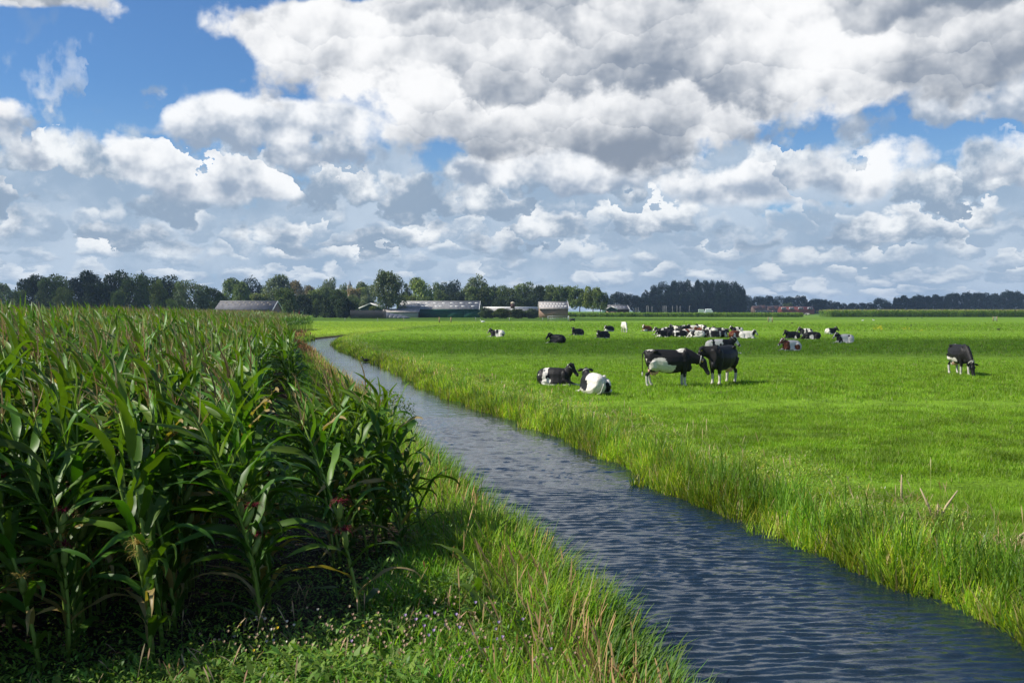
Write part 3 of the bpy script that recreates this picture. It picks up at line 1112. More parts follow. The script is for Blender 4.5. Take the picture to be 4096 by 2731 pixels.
def build_corn():
    r = np.random.default_rng(14)
    # rows run away from the camera, parallel to the river
    pts = []
    for k in range(0, 150):
        off = k * .75
        y = 6.4 + r.uniform(0, .25)
        step = .19
        while y < 150:
            x = float(XC(max(y, 14.0))) - off
            if y < 14.0:
                # the rows nearest the camera run on straight
                x = float(XC(14.0)) - off + (14.0 - y) * .21 * (1 + 0 * off)
            if x > -.60 * y - 1.5 and (x < (-.243 if y < 11.5 else -.268 if y < 20 else -.24) * y or y > 27) and y > float(corn_front(x)):
                pts.append((x + r.normal(0, .03), y + r.normal(0, .04)))
            y += step * (.84 if y < 14 else 1 if y < 40 else 1.5 if y < 80 else 2.2)
    # the short outer rows beside the camera
    for (x0, y0, y1) in ((-1.88, 10.6, 12.3), (-1.54, 11.0, 12.8), (-1.24, 11.3, 12.7)):
        y = y0
        while y < y1:
            pts.append((x0 + (y0 - y) * .02 + r.normal(0, .04), y))
            y += r.uniform(.17, .30)
    pts = np.array(pts)
    d = np.hypot(pts[:, 0], pts[:, 1])
    vis = np.abs(pts[:, 0]) < .54 * pts[:, 1] + .4
    order = np.argsort(np.where(vis, d, d + 1000))
    near, rest = pts[order[:296]], pts[order[296:]]
    # prototypes
    specs = [(2.05, (-.42, .05), 1, False), (2.3, (-.50, .1), 2, False), (2.15, (-.35, -.05), 2, True), (2.45, (-.55, .0), 1, False), (2.25, (-.62, .1), 2, True),
             (2.35, (-.30, .05), 0, False), (2.1, (-.7, -.1), 1, False), (2.5, (-.45, .15), 1, False), (2.2, (-.5, -.15), 2, False), (2.6, (-.6, .05), 0, False)]
    protos = [corn_proto(i, h, l, e, s) for i, (h, l, e, s) in enumerate(specs)]
    used = set()
    GR = 'corn plants standing in rows left of the river'
    heroes = [  # photo foot (u, v), height, prototype, label
        ((1445, 2515), 1.98, 2, 'leaning corn plant with two dark red silks, nearest to the bank flowers'),
        ((1045, 2555), 2.0, 4, 'corn plant with pale stalk and red silks at its row end above white flowers'),
        ((650, 2600), 2.05, 8, 'corn plant with drooping leaves at a row end in the dark gap of the corn'),
        ((160, 2700), 1.75, 0, 'short corn plant with pale yellow stalk in the bottom left corner'),
        ((1690, 2170), 2.1, 6, 'outermost corn plant on the river side, leaning over the long bank grass'),
    ]
    reps = []
    for i, ((u, v), h, p, lab) in enumerate(heroes):
        q = at(u, v)
        reps.append((q[0], q[1], h / specs[p][0], p, lab))
    keep = []
    for x, y in near:
        if min(math.hypot(x - a[0], y - a[1]) for a in reps) > .28:
            keep.append((x, y))
    for x, y in keep:
        H = float(corn_height(np.array(x), np.array(y))) * r.uniform(.92, 1.06)
        if y < 9.6:
            H *= .93
        if y < 13.5 and x > -1.95:
            H = 1.95 * r.uniform(.9, 1.05)
        p = int(r.integers(0, len(protos)))
        reps.append((x, y, H / specs[p][0], p, None))
    for (x, y, sc, p, lab) in reps:
        if p in used:
            o = copy_tree(protos[p])
        else:
            o = protos[p]
            used.add(p)
        o.location = (x, y, float(ground_z(x, y)))
        o.rotation_euler = (r.normal(0, .04), r.normal(0, .04), r.normal(0, .5))
        s_ = sc
        o.scale = (1.05, 1.05, s_)
        tag(o, lab or 'tall green corn plant within the dense near rows left of the river', 'corn plant', GR)
    # the rest of the field
    P = Pile()
    T = Pile()
    rest = rest[np.abs(rest[:, 0]) < .62 * rest[:, 1] + 2]
    yy = rest[:, 1]
    for (y0, y1, M, sg, wf) in ((0, 26, 13, 5, 1.0), (26, 60, 10, 4, 1.2), (60, 200, 7, 3, 1.6)):
        s_ = rest[(yy >= y0) & (yy < y1)]
        if not len(s_): continue
        N = len(s_)
        x, y = s_[:, 0], s_[:, 1]
        H = corn_height(x, y) * r.uniform(.92, 1.07, N)
        lean = np.stack([r.normal(-.42, .14, N), r.normal(0, .12, N)], 1)
        base = np.stack([x, y, ground_z(x, y)], 1)
        rank = r.uniform(0, math.pi, N)
        lo = 0 if y0 < 26 else (2 if y0 < 60 else 3)
        for j in range(lo, M):
            f, az, e0, dr, L, W, tw, wd, c = leaf_args(N, j, M, H, rank, r)
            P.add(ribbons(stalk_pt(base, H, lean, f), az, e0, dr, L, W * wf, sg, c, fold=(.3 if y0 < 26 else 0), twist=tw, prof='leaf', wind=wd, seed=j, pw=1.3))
        # stalk
        P.add(ribbons(base, r.uniform(0, 6.28, N), 1.57, 0.0, H * .96, .026 * wf, 4, hsv_jit((0.14, 0.22, 0.035), N, .15, .1, r), wind=lean * .33))
        tip = stalk_pt(base, H, lean, np.full(N, .97))
        T.add(tassel_ribbons(tip, lean, r, 6 if y0 < 26 else 4, .011 * (1 if y0 < 26 else 1.4 if y0 < 60 else 2.4), 2 if y0 < 60 else 1, 1.0))
    me_v = P.v + T.v
    q = [a for a in P.q] + [a + P.n for a in T.q]
    c = P.c + T.c
    me = mesh_np('corn_field', np.concatenate(me_v), [np.concatenate(q)], np.concatenate(c), [M_CORN])
    tag(obj('corn_field', me), 'dense field of tall green corn with brown tassels, filling the left behind the near plants', 'corn', None, 'stuff')
    # a young plant in the foreground grass
    o = corn_proto(40, .85, (-.08, 0), 0, False, M=5, tass=0)
    o.name = 'young_corn_plant'
    q = at(1930, 2560)
    o.location = (q[0], q[1], float(ground_z(q[0], q[1])))
    tag(o, 'small young corn plant with broad bright leaves, alone in the foreground bank grass', 'corn plant')


def strip_corn(name, label, x0, x1, y0, y1, H, step, tass, r):
    """a far field of maize seen edge on"""
    P = Pile()
    n = int((x1 - x0) * (y1 - y0) / step ** 2)
    x = r.uniform(x0, x1, n); y = y0 + (y1 - y0) * r.uniform(0, 1, n) ** 1.8
    base = np.stack([x, y, np.zeros(n)], 1)
    Ha = H * r.uniform(.9, 1.1, n)
    for j in range(6):
        f = np.clip((j + r.uniform(0, 1, n)) / 6, .05, .95)
        p = base.copy(); p[:, 2] = Ha * f * .93
        P.add(ribbons(p, r.uniform(0, 6.28, n), r.uniform(.5, 1.4, n), r.uniform(.5, 2.2, n), r.uniform(.5, .9, n), .24, 2, hsv_jit((0.16, 0.27, 0.035), n, .35, .15, r), seed=j))
    P.add(ribbons(base, 0, 1.57, 0, Ha * .95, .10, 1, hsv_jit((0.12, 0.18, 0.03), n, .2, .1, r)))
    if tass:
        p = base.copy(); p[:, 2] = Ha * .9
        P.add(ribbons(p, r.uniform(0, 6.28, n), 1.3, .3, .45, .14, 1, hsv_jit((0.42, 0.36, 0.2), n, .2, .1, r)))
    P.build(name, M_GRASS, label, 'corn')


build_pasture_grass()
build_bank_right()
build_bank_left()
build_corn()
_r = np.random.default_rng(15)
strip_corn('maize_strip', 'long low dark green maize strip across the middle distance behind the pasture', -54, 128, 437, 452, 1.9, .62, False, _r)
strip_corn('far_corn_field', 'light green corn field with pale tassels at the far right edge of the pasture', 140, 262, 440, 458, 3.2, .60, True, _r)

# ------------------------------------------------------------------ cattle
def cow_coat():
    m, o = new_mat('cow_coat')
    c = attr()
    n = noise(pos('Object'), 14.0, 4, 0.6)
    k = ss(n, 0.3, 0.7, 0.85, 1.1)
    c = mixc(1.0, c, xyz(k, k, k), 'MULTIPLY')
    done(o, prin(c, 0.55, 0.22, 0.0, n, 0.15, 0.01))
    return m


M_COW = cow_coat()
M_STRAP = simple('collar_strap', (0.30, 0.30, 0.26), 0.7)
M_TAGBOX = simple('collar_box', (0.75, 0.30, 0.02), 0.5)
M_EAR = simple('ear_tag_yellow', (0.85, 0.62, 0.03), 0.5)

BLACK = np.array((0.012, 0.011, 0.011))
WHITE_C = np.array((0.64, 0.60, 0.53))
BROWN = np.array((0.16, 0.045, 0.018))
PINK = np.array((0.62, 0.36, 0.28))


def rotz(a):
    return np.array([[math.cos(a), -math.sin(a), 0], [math.sin(a), math.cos(a), 0], [0, 0, 1.0]])


def roty(a):
    return np.array([[math.cos(a), 0, math.sin(a)], [0, 1, 0], [-math.sin(a), 0, math.cos(a)]])


def head_parts(mb, poll, yaw, pitch, s=1.0):
    """head hanging from the poll; pitch is how far the nose points down. returns frame"""
    R = rotz(yaw) @ roty(pitch)

    def P(x, y, z): return poll + R @ (np.array((x, y, z)) * s)
    def T(pts, rad): mb.tube([P(*p) for p in pts], [(a * s, b * s) for a, b in rad], 10)
    # tube radii are (sideways, up); the head runs along +x of its frame
    T([(-.10, 0, -.05), (0, 0, -.02), (.10, 0, -.04), (.22, 0, -.07), (.34, 0, -.085), (.43, 0, -.09), (.50, 0, -.10)],
      [(.07, .09), (.095, .115), (.105, .115), (.082, .095), (.066, .078), (.072, .075), (.050, .05)])
    mb.ball(P(.45, 0, -.09), np.array((.075, .075, .07)) * s, 10, 8, R)
    mb.ball(P(.10, 0, -.10), np.array((.13, .075, .11)) * s, 10, 8, R)      # cheek
    for sd in (1, -1):
        mb.ball(P(.12, sd * .085, .02), np.array((.035, .025, .03)) * s, 8, 6, R)     # brow and eye
        Re = R @ rotz(sd * 1.25) @ roty(.15)
        mb.ball(P(-.03, sd * .19, -.01), np.array((.115, .035, .065)) * s, 8, 6, Re)
        mb.ball(P(.47, sd * .035, -.06), np.array((.022, .018, .018)) * s, 6, 5, R)
    return P, R


TORSO = [(-.90, 1.20, .09, .09), (-.86, 1.16, .20, .18), (-.74, 1.08, .31, .27), (-.52, 1.01, .39, .30), (-.25, .965, .43, .34), (.05, .94, .445, .355),
         (.32, .95, .43, .32), (.55, .98, .40, .25), (.70, 1.0, .34, .20), (.82, 1.03, .24, .14)]


def torso(mb, lie=False, bend=0.0):
    rings = []
    n = 16
    for (x, z, hh, hw) in TORSO:
        a = np.arange(n) * 2 * math.pi / n
        cs, sn = np.cos(a), np.sin(a)
        if lie:
            k = np.where(sn < 0, 1.22, 0.92)
            yy = np.sign(cs) * np.abs(cs) ** .85 * hw * k
            zc = .40 + (z - 1.03) * .35
            zz = np.where(sn < 0, np.maximum(zc + np.sign(sn) * np.abs(sn) ** .8 * hh * 1.1, .02), zc + sn ** 1 * hh * .98)
        else:
            # narrow at the spine, wide at the belly
            yy = np.sign(cs) * np.abs(cs) ** .9 * hw * np.where(sn > 0, 1 - .32 * sn ** 2, 1.0)
            zz = z + sn * hh
        yb = bend * (x / .9) ** 2
        rings.append(np.stack([np.full(n, x), yy + yb, zz], 1))
    v = np.concatenate(rings)
    f = []
    for i in range(len(TORSO) - 1):
        for k in range(n):
            f.append((i * n + k, i * n + (k + 1) % n, (i + 1) * n + (k + 1) % n, (i + 1) * n + k))
    f.append(tuple(range(n - 1, -1, -1)))
    f.append(tuple((len(TORSO) - 1) * n + k for k in range(n)))
    mb.add(v, f)


def remesh(mb, voxel):
    me = mb.mesh('tmp', None)
    o = bpy.data.objects.new('tmp', me)
    COL.objects.link(o)
    mo = o.modifiers.new('r', 'REMESH')
    mo.mode = 'VOXEL'
    mo.voxel_size = voxel
    sm = o.modifiers.new('s', 'SMOOTH')
    sm.factor = .5
    sm.iterations = 5 if voxel < .03 else 2
    dg = bpy.context.evaluated_depsgraph_get()
    dg.update()
    e = o.evaluated_get(dg)
    m2 = e.to_mesh()
    v = np.zeros(len(m2.vertices) * 3, dtype=np.float32)
    m2.vertices.foreach_get('co', v)
    q = np.zeros(len(m2.loops), dtype=np.int32)
    m2.loops.foreach_get('vertex_index', q)
    tot = np.zeros(len(m2.polygons), dtype=np.int32)
    m2.polygons.foreach_get('loop_total', tot)
    e.to_mesh_clear()
    bpy.data.objects.remove(o)
    v = v.reshape(-1, 3)
    if (tot == 4).all():
        fs = [q.reshape(-1, 4)]
    else:
        st = np.concatenate([[0], np.cumsum(tot)[:-1]])
        fs = [np.array([q[a:a + n] for a, n in zip(st, tot) if n == k]) for k in (3, 4) if (tot == k).any()]
    return v, fs


def standing(head, voxel, stance=(0, 0, 0, 0), neck_yaw=0.0):
    """head: 'low' (reaching forward and down), 'graze', 'level'"""
    mb = MB()
    torso(mb)
    info = {}
    # hip bones, withers, shoulder and thigh masses, brisket
    for sd in (1, -1):
        mb.ball((-.52, sd * .22, 1.33), (.10, .07, .06))
        mb.ball((-.62, sd * .15, 1.0), (.24, .13, .34))
        mb.ball((.56, sd * .155, 1.02), (.17, .10, .30))
    mb.ball((.52, 0, 1.36), (.2, .07, .07))
    mb.ball((-.86, 0, 1.30), (.06, .10, .07))
    mb.ball((.72, 0, .72), (.15, .11, .17))
    fl, fr, hl, hr = stance
    for sd, dx in ((1, fl), (-1, fr)):
        mb.tube([(.56, sd * .14, .98), (.57 + dx * .2, sd * .145, .74), (.56 + dx * .5, sd * .14, .46), (.55 + dx * .6, sd * .14, .38), (.55 + dx * .9, sd * .14, .14), (.58 + dx, sd * .14, .07), (.60 + dx, sd * .14, 0)],
                [.15, .105, .068, .056, .047, .062, .070], 10)
        mb.ball((.56 + dx * .55, sd * .14, .43), (.062, .058, .07))
    for sd, dx in ((1, hl), (-1, hr)):
        mb.tube([(-.64, sd * .16, .95), (-.58 + dx * .2, sd * .175, .72), (-.74 + dx * .5, sd * .17, .50), (-.78 + dx * .6, sd * .17, .44), (-.74 + dx * .9, sd * .165, .15), (-.70 + dx, sd * .165, .07), (-.68 + dx, sd * .165, 0)],
                [.19, .155, .075, .062, .048, .062, .070], 10)
        mb.ball((-.79 + dx * .55, sd * .17, .48), (.06, .045, .07))
    # udder
    mb.ball((-.56, 0, .64), (.22, .17, .21))
    for sx in (-.64, -.50):
        for sd in (.07, -.07):
            mb.tube([(sx, sd, .48), (sx, sd, .40)], [.022, .016], 6)
    # tail
    mb.tube([(-.88, 0, 1.34), (-.96, 0, 1.26), (-.985, 0, 1.0), (-.98, 0, .75), (-.97, .01, .55)], [.035, .028, .024, .024, .02], 8)
    mb.ball((-.97, .01, .50), (.035, .035, .12))
    # neck and head
    cy, sy = math.cos(neck_yaw), math.sin(neck_yaw)
    def N_(x, z): return np.array((.62 + (x - .62) * cy, (x - .62) * sy, z))
    if head == 'graze':
        path = [(.60, 1.12), (.82, .95), (1.02, .72), (1.16, .52)]
        pitch = 1.15
    elif head == 'low':
        path = [(.58, 1.14), (.82, 1.10), (1.08, 1.02), (1.28, .98)]
        pitch = 1.02
    elif head == 'mid':
        path = [(.58, 1.12), (.80, 1.16), (.98, 1.22), (1.10, 1.27)]
        pitch = 1.05
    else:
        path = [(.58, 1.16), (.80, 1.22), (1.0, 1.34), (1.12, 1.42)]
        pitch = .55
    mb.tube([N_(*p) for p in path], [(.16, .33), (.14, .25), (.115, .18), (.095, .13)], 12)
    poll = N_(*path[-1])
    P, R = head_parts(mb, poll, neck_yaw * 1.25, pitch, 1.08)
    v, fs = remesh(mb, voxel)
    info.update(P=P, neck=(N_(*path[-2]), N_(*path[-1])), poll=poll, nr=(.118, .165))
    return v, fs, info


def lying(voxel, neck_yaw=0.0, up=1.0, side=1, down=False, bend=0.0):
    mb = MB()
    torso(mb, True, bend)
    for sd in (1, -1):
        mb.ball((-.52, sd * .20, .68), (.10, .07, .06))
        mb.ball((.55, sd * .17, .42), (.18, .10, .26))
    mb.ball((.50, 0, .71), (.2, .07, .07))
    mb.ball((-.84, 0, .50), (.06, .10, .07))
    # thighs, the upper one rides high
    mb.ball((-.48, side * .30, .34), (.34, .15, .28))
    mb.ball((-.45, -side * .24, .26), (.30, .14, .22))
    # hind feet come forward on one side
    mb.tube([(-.25, side * .36, .22), (-.62, side * .44, .12), (-.30, side * .50, .065), (.02, side * .50, .05), (.12, side * .50, .05)], [.12, .075, .045, .052, .045], 8)
    mb.tube([(-.3, side * .2, .10), (-.05, side * .42, .06), (.18, side * .46, .05)], [.08, .045, .05], 8)
    # fore legs: one folded, one stretched out
    mb.tube([(.55, side * .18, .30), (.82, side * .22, .14), (.92, side * .22, .08), (.62, side * .26, .05), (.52, side * .27, .045)], [.11, .07, .058, .042, .048], 8)
    mb.tube([(.55, -side * .18, .30), (.80, -side * .20, .13), (1.02, -side * .20, .07), (1.22, -side * .18, .045), (1.32, -side * .18, .045)], [.11, .07, .055, .042, .05], 8)
    # tail along the flank
    mb.tube([(-.88, 0, .52), (-.96, .02, .40), (-.95, -side * .14, .12), (-.88, -side * .26, .05)], [.035, .028, .026, .03], 8)
    if down:
        path = [(.58, .0, .48), (.80, .0, .42), (.98, .0, .34), (1.08, .0, .28)]
        pitch = .55
    else:
        path = [(.56, .0, .52), (.72, .0, .60), (.84, .0, .62 + .15 * up), (.92, .0, .64 + .25 * up)]
        pitch = .72
    cy, sy = math.cos(neck_yaw), math.sin(neck_yaw)
    pts = [np.array((.60 + (x - .60) * (cy if i else 1), (x - .60) * sy, z)) for i, (x, y, z) in enumerate(path)]
    mb.tube(pts, [(.16, .30), (.145, .26), (.125, .21), (.105, .15)], 12)
    P, R = head_parts(mb, pts[-1], neck_yaw * 1.35, pitch, 1.14)
    v, fs = remesh(mb, voxel)
    v[:, 2] = np.maximum(v[:, 2], 0.0)
    return v, fs, dict(P=P, neck=(pts[-2], pts[-1]), poll=pts[-1], nr=(.13, .20))


def n3(v, s, seed):
    r = np.random.default_rng(seed)
    out = 0
    for k in range(7):
        d = r.normal(0, 1, 3); d /= np.linalg.norm(d)
        d2 = r.normal(0, 1, 3)
        f = s * (.7 + .5 * k)
        out = out + np.sin(v @ d * f + r.uniform(0, 6.3) + 1.2 * np.sin(v @ d2 * f * .6)) / (1 + .4 * k)
    return out / 2.6


def paint(v, info, pat, seed, dark, lie):
    """colour of the coat: big patches with ragged edges. pat: list of (x, y|None, z, rx, ry, rz, 'd'|'w') or a share of dark"""
    n = n3(v, 7.0, seed + 50) * .30 + n3(v, 19.0, seed + 90) * .13
    base = 'w'
    isd = np.zeros(len(v), dtype=bool)
    if isinstance(pat, (int, float)):
        w = v.copy(); w[:, 2] *= 1.0
        isd = n3(w, 3.1, seed) > (1 - 2 * pat) * .62 + n * .5
    else:
        for (x, y, z, rx, ry, rz, c) in pat:
            dy = 0 if y is None else (v[:, 1] - y) / ry
            d = np.sqrt(((v[:, 0] - x) / rx) ** 2 + dy ** 2 + ((v[:, 2] - z) / rz) ** 2)
            inside = d + n < 1
            isd[inside] = (c == 'd')
    col = np.where(isd[:, None], dark, WHITE_C)
    P = info['P']
    poll = info['poll']
    # head frame
    X = (P(1, 0, 0) - P(0, 0, 0)); Y = (P(0, 1, 0) - P(0, 0, 0)); Z = (P(0, 0, 1) - P(0, 0, 0))
    h = v - poll
    hx, hy, hz = h @ X, h @ Y, h @ Z
    ishead = (hx > -.10) & (hx < .6) & (np.abs(hy) < .34) & (hz > -.28) & (hz < .2)
    return col, isd, (hx, hy, hz, ishead)


def finish_cow(name, mesh, spec, loc, heading, label, group, scale=1.0, collar=None, parts_near=False):
    pass


MESHES = {}
GRC = 'cows resting and grazing on the pasture'


def add_cow(u, v, heading, pose, pat, dark='black', label='', seed=0, face='blaze', scale=1.0, fine=False, collar=True, whitelegs=True, off=(0, 0), mirror=False):
    kind = pose[0]
    key = (pose, fine)
    if key not in MESHES:
        vx = .022 if fine else .040
        if kind == 'stand':
            MESHES[key] = standing(pose[1], vx, pose[2], pose[3])
        else:
            MESHES[key] = lying(vx, pose[1], pose[2], pose[3], pose[4] if len(pose) > 4 else False, pose[5] if len(pose) > 5 else 0.0)
    vv, fs, info = MESHES[key]
    dk = BLACK if dark == 'black' else BROWN
    lie = kind != 'stand'
    col, isd, (hx, hy, hz, ish) = paint(vv, info, pat, seed, dk, lie)
    x, y, z = vv[:, 0], vv[:, 1], vv[:, 2]
    nz = n3(vv, 16, seed + 7) * .06
    if not lie:
        if whitelegs:
            lg = (z < .42 + nz)
            col[lg] = WHITE_C * .78
        col[(z < .075)] = (0.10, 0.08, 0.05)
        ud = ((x + .56) / .24) ** 2 + (y / .15) ** 2 + ((z - .60) / .22) ** 2 < 1.0
        col[ud & (z < .66)] = PINK
        tl = (x < -.93) & (z < 1.2)
        col[tl] = dk
        col[tl & (z < .55)] = WHITE_C * .9
    else:
        if whitelegs:
            col[(z < .11 + nz) & (x > -.3)] = WHITE_C * .92
    # head
    nk = ish
    if face in ('dark', 'blaze', 'muzzle'):
        col[nk] = dk
    elif face == 'white':
        col[nk] = WHITE_C
    if face == 'blaze':
        col[nk & (np.abs(hy) < .045 + nz) & (hz > -.06) & (hx > .0)] = WHITE_C
        col[nk & (hx > .36) & (hz < -.1)] = WHITE_C * .9
    if face == 'muzzle':
        col[nk & (hx > .33 + nz)] = WHITE_C
    if face == 'white':
        col[nk & (np.abs(hy) > .07) & (hx < .24)] = dk
    col[nk & (hx > .49)] = (0.05, 0.04, 0.04)
    eye = (np.abs(np.abs(hy) - .10) < .03) & (np.abs(hx - .13) < .02) & (np.abs(hz - .015) < .02)
    col[eye & nk] = (.005, .005, .005)
    me = mesh_np('body', vv, fs, col, [M_COW])
    q = at(u, v)
    root = empty('cow', (q[0] + off[0], q[1] + off[1], float(ground_z(q[0], q[1])) - .015), math.radians(heading))
    root.scale = (scale * (.86 if lie else 1), scale, scale)
    tag(root, label, 'cow', GRC)
    part('body', me, root)
    # collar with its orange box, and ear tags
    a, b = info['neck']
    c = a * .55 + b * .45
    d = (b - a) / np.linalg.norm(b - a)
    if collar:
        mb = MB().tube([c - d * .02, c + d * .02], [(info['nr'][0] * 1.08, info['nr'][1] * 1.0)] * 2, 16)
        col_o = mb.build('collar', M_STRAP, root)
        R = np.stack([np.cross((0, 1, 0), d), (0, 1, 0), d], 1)
        bx = MB().ball(c - np.array((0, 0, info['nr'][1] + .02)), (.045, .035, .05), 8, 6)
        adopt(col_o, obj('collar_box', bx.mesh('collar_box', M_TAGBOX), col_o))
    for sd in (1, -1):
        e = info['P'](-.01, sd * .21, -.045)
        MB().ball(e, (.028, .028, .034), 8, 6).build('ear_tag', M_EAR, root)
    return root


def build_cows():
    L = lambda yaw=0.0, up=1.0, side=-1, down=False, bend=0.0: ('lie', yaw, up, side, down, bend)
    St = lambda head, stance=(0, 0, 0, 0), yaw=0.0: ('stand', head, stance, yaw)
    D = 'd'; W = 'w'
    # --- the near ones
    add_cow(2674, 1546, 2, St('low', (-.04, .03, .10, -.10), -.12), [(0, None, 1.0, 1.25, 1, .7, D), (-.38, None, .82, .34, 1, .27, W), (-.15, None, .72, .32, 1, .16, W), (-.72, 0, 1.44, .20, .3, .10, W), (.42, 0, 1.42, .15, .3, .15, W), (1.0, None, .9, .4, 1, .4, D)],
            label='standing black and white cow seen side on, head lowered against the black cow', seed=1, face='dark', fine=True)
    add_cow(2890, 1537, 234, St('mid', (.02, -.02, .02, -.02), -1.05), [(0, None, 1.0, 1.6, 1, .9, D), (0, 0, .62, .5, .2, .08, W)],
            label='big standing black cow facing the camera, head turned to the side-on cow', seed=2, face='dark', fine=True, collar=False, scale=1.07)
    add_cow(2878, 1414, 4, L(-.25, .9, 1), [(-.62, None, .5, .20, 1, .5, W), (-.42, None, .5, .12, 1, .6, D), (-.05, None, .52, .34, 1, .5, W), (-.02, -.25, .5, .08, .2, .10, D), (.14, -.25, .46, .08, .2, .10, D), (.42, None, .5, .26, 1, .6, D), (.8, None, .6, .3, 1, .5, D)],
            label='lying cow with white and black spotted flank, half hidden behind the two standing cows', seed=3, face='white', fine=True, scale=1.22)
    add_cow(2218, 1540, -20, L(-.10, 1.12, -1), [(0, None, .5, 1.8, 1, .9, D), (-.38, None, .45, .13, 1, .7, W), (-.30, None, .2, .2, 1, .2, W), (-.28, -.3, .4, .06, .2, .10, D), (-.72, -.2, .5, .05, .2, .05, W)],
            label='black cow lying side on with one white belly band, orange collar box, by the bank', seed=4, face='dark', fine=True, scale=.86)
    add_cow(2376, 1576, 112, L(-.1, .85, -1, False, .12), [(-.55, 0, .62, .20, .12, .12, W), (.35, None, .6, .22, 1, .5, D), (.05, .38, .35, .22, .16, .26, D), (-.72, -.22, .3, .12, .16, .18, D), (.8, None, .6, .35, 1, .5, D)],
            label='white cow with few black patches lying with its rear to the camera', seed=5, face='dark', fine=True, scale=.90)
    add_cow(3838, 1500, -93, St('graze', (.10, -.06, .04, -.06), .18), [(0, None, 1.0, 1.6, 1, .8, D), (-.92, None, 1.0, .16, 1, .6, W), (-.25, -.2, .70, .5, .3, .14, W), (.55, .25, 1.2, .12, .1, .2, W), (-.5, 0, 1.44, .1, .1, .06, W)],
            label='black cow with white belly grazing alone at the far right', seed=6, face='dark', fine=True, scale=.97)
    add_cow(3165, 1402, 205, L(-.20, .95, 1), [(.62, None, .5, .24, 1, .6, D), (-.32, .30, .26, .26, .3, .20, D), (-.1, .0, .72, .08, .1, .05, D)], dark='brown',
            label='brown and white cow with brown head lying in front of the right-hand group', seed=7, face='blaze', fine=True, scale=.95)
    # --- the ones spread over the left of the meadow
    add_cow(1990, 1347, 182, L(-.1, 1, 1), [(.62, None, .5, .34, 1, .6, D), (.05, .1, .62, .16, .4, .22, D), (-.62, .2, .3, .2, .3, .16, D)], label='white cow with black head and neck lying farthest left on the meadow', seed=8, face='blaze')
    add_cow(2229, 1373, 140, L(.9, .8, -1), [(0, None, .5, 2, 1, 1, D)], label='all black cow lying with yellow ear tag, nearest of the small left group', seed=9, face='dark')
    add_cow(2311, 1341, 215, L(.35, .9, 1), [(0, None, .5, 2, 1, 1, D)], label='black cow lying with one white forefoot, above the all black one', seed=10, face='dark')
    add_cow(2412, 1354, 222, L(.2, .6, 1), [(0, None, .5, 2, 1, 1, D)], label='black cow lying with white muzzle and bright orange collar', seed=11, face='muzzle')
    add_cow(2437, 1326, 225, L(.0, .5, 1), [(0, None, .5, 2, 1, 1, D), (.2, None, .06, .8, 1, .1, W), (1.0, None, .1, .4, 1, .3, W)], label='black cow with white feet lying beside the white grazing cow', seed=12, face='blaze')
    add_cow(2497, 1330, -86, St('graze', (.05, -.05, 0, 0), .15), [(.3, 0, 1.3, .12, .1, .2, D)], dark='brown', label='white cow standing head-on and grazing, behind the small left group', seed=13, face='none', collar=False)
    add_cow(2588, 1325, 222, L(.1, .9, 1), [(0, None, .5, 2, 1, 1, D), (.7, .2, .2, .4, .3, .14, W), (-.4, None, .05, .5, 1, .1, W)], dark='brown', label='dark brown cow with white face lying just left of the big herd', seed=14, face='white')
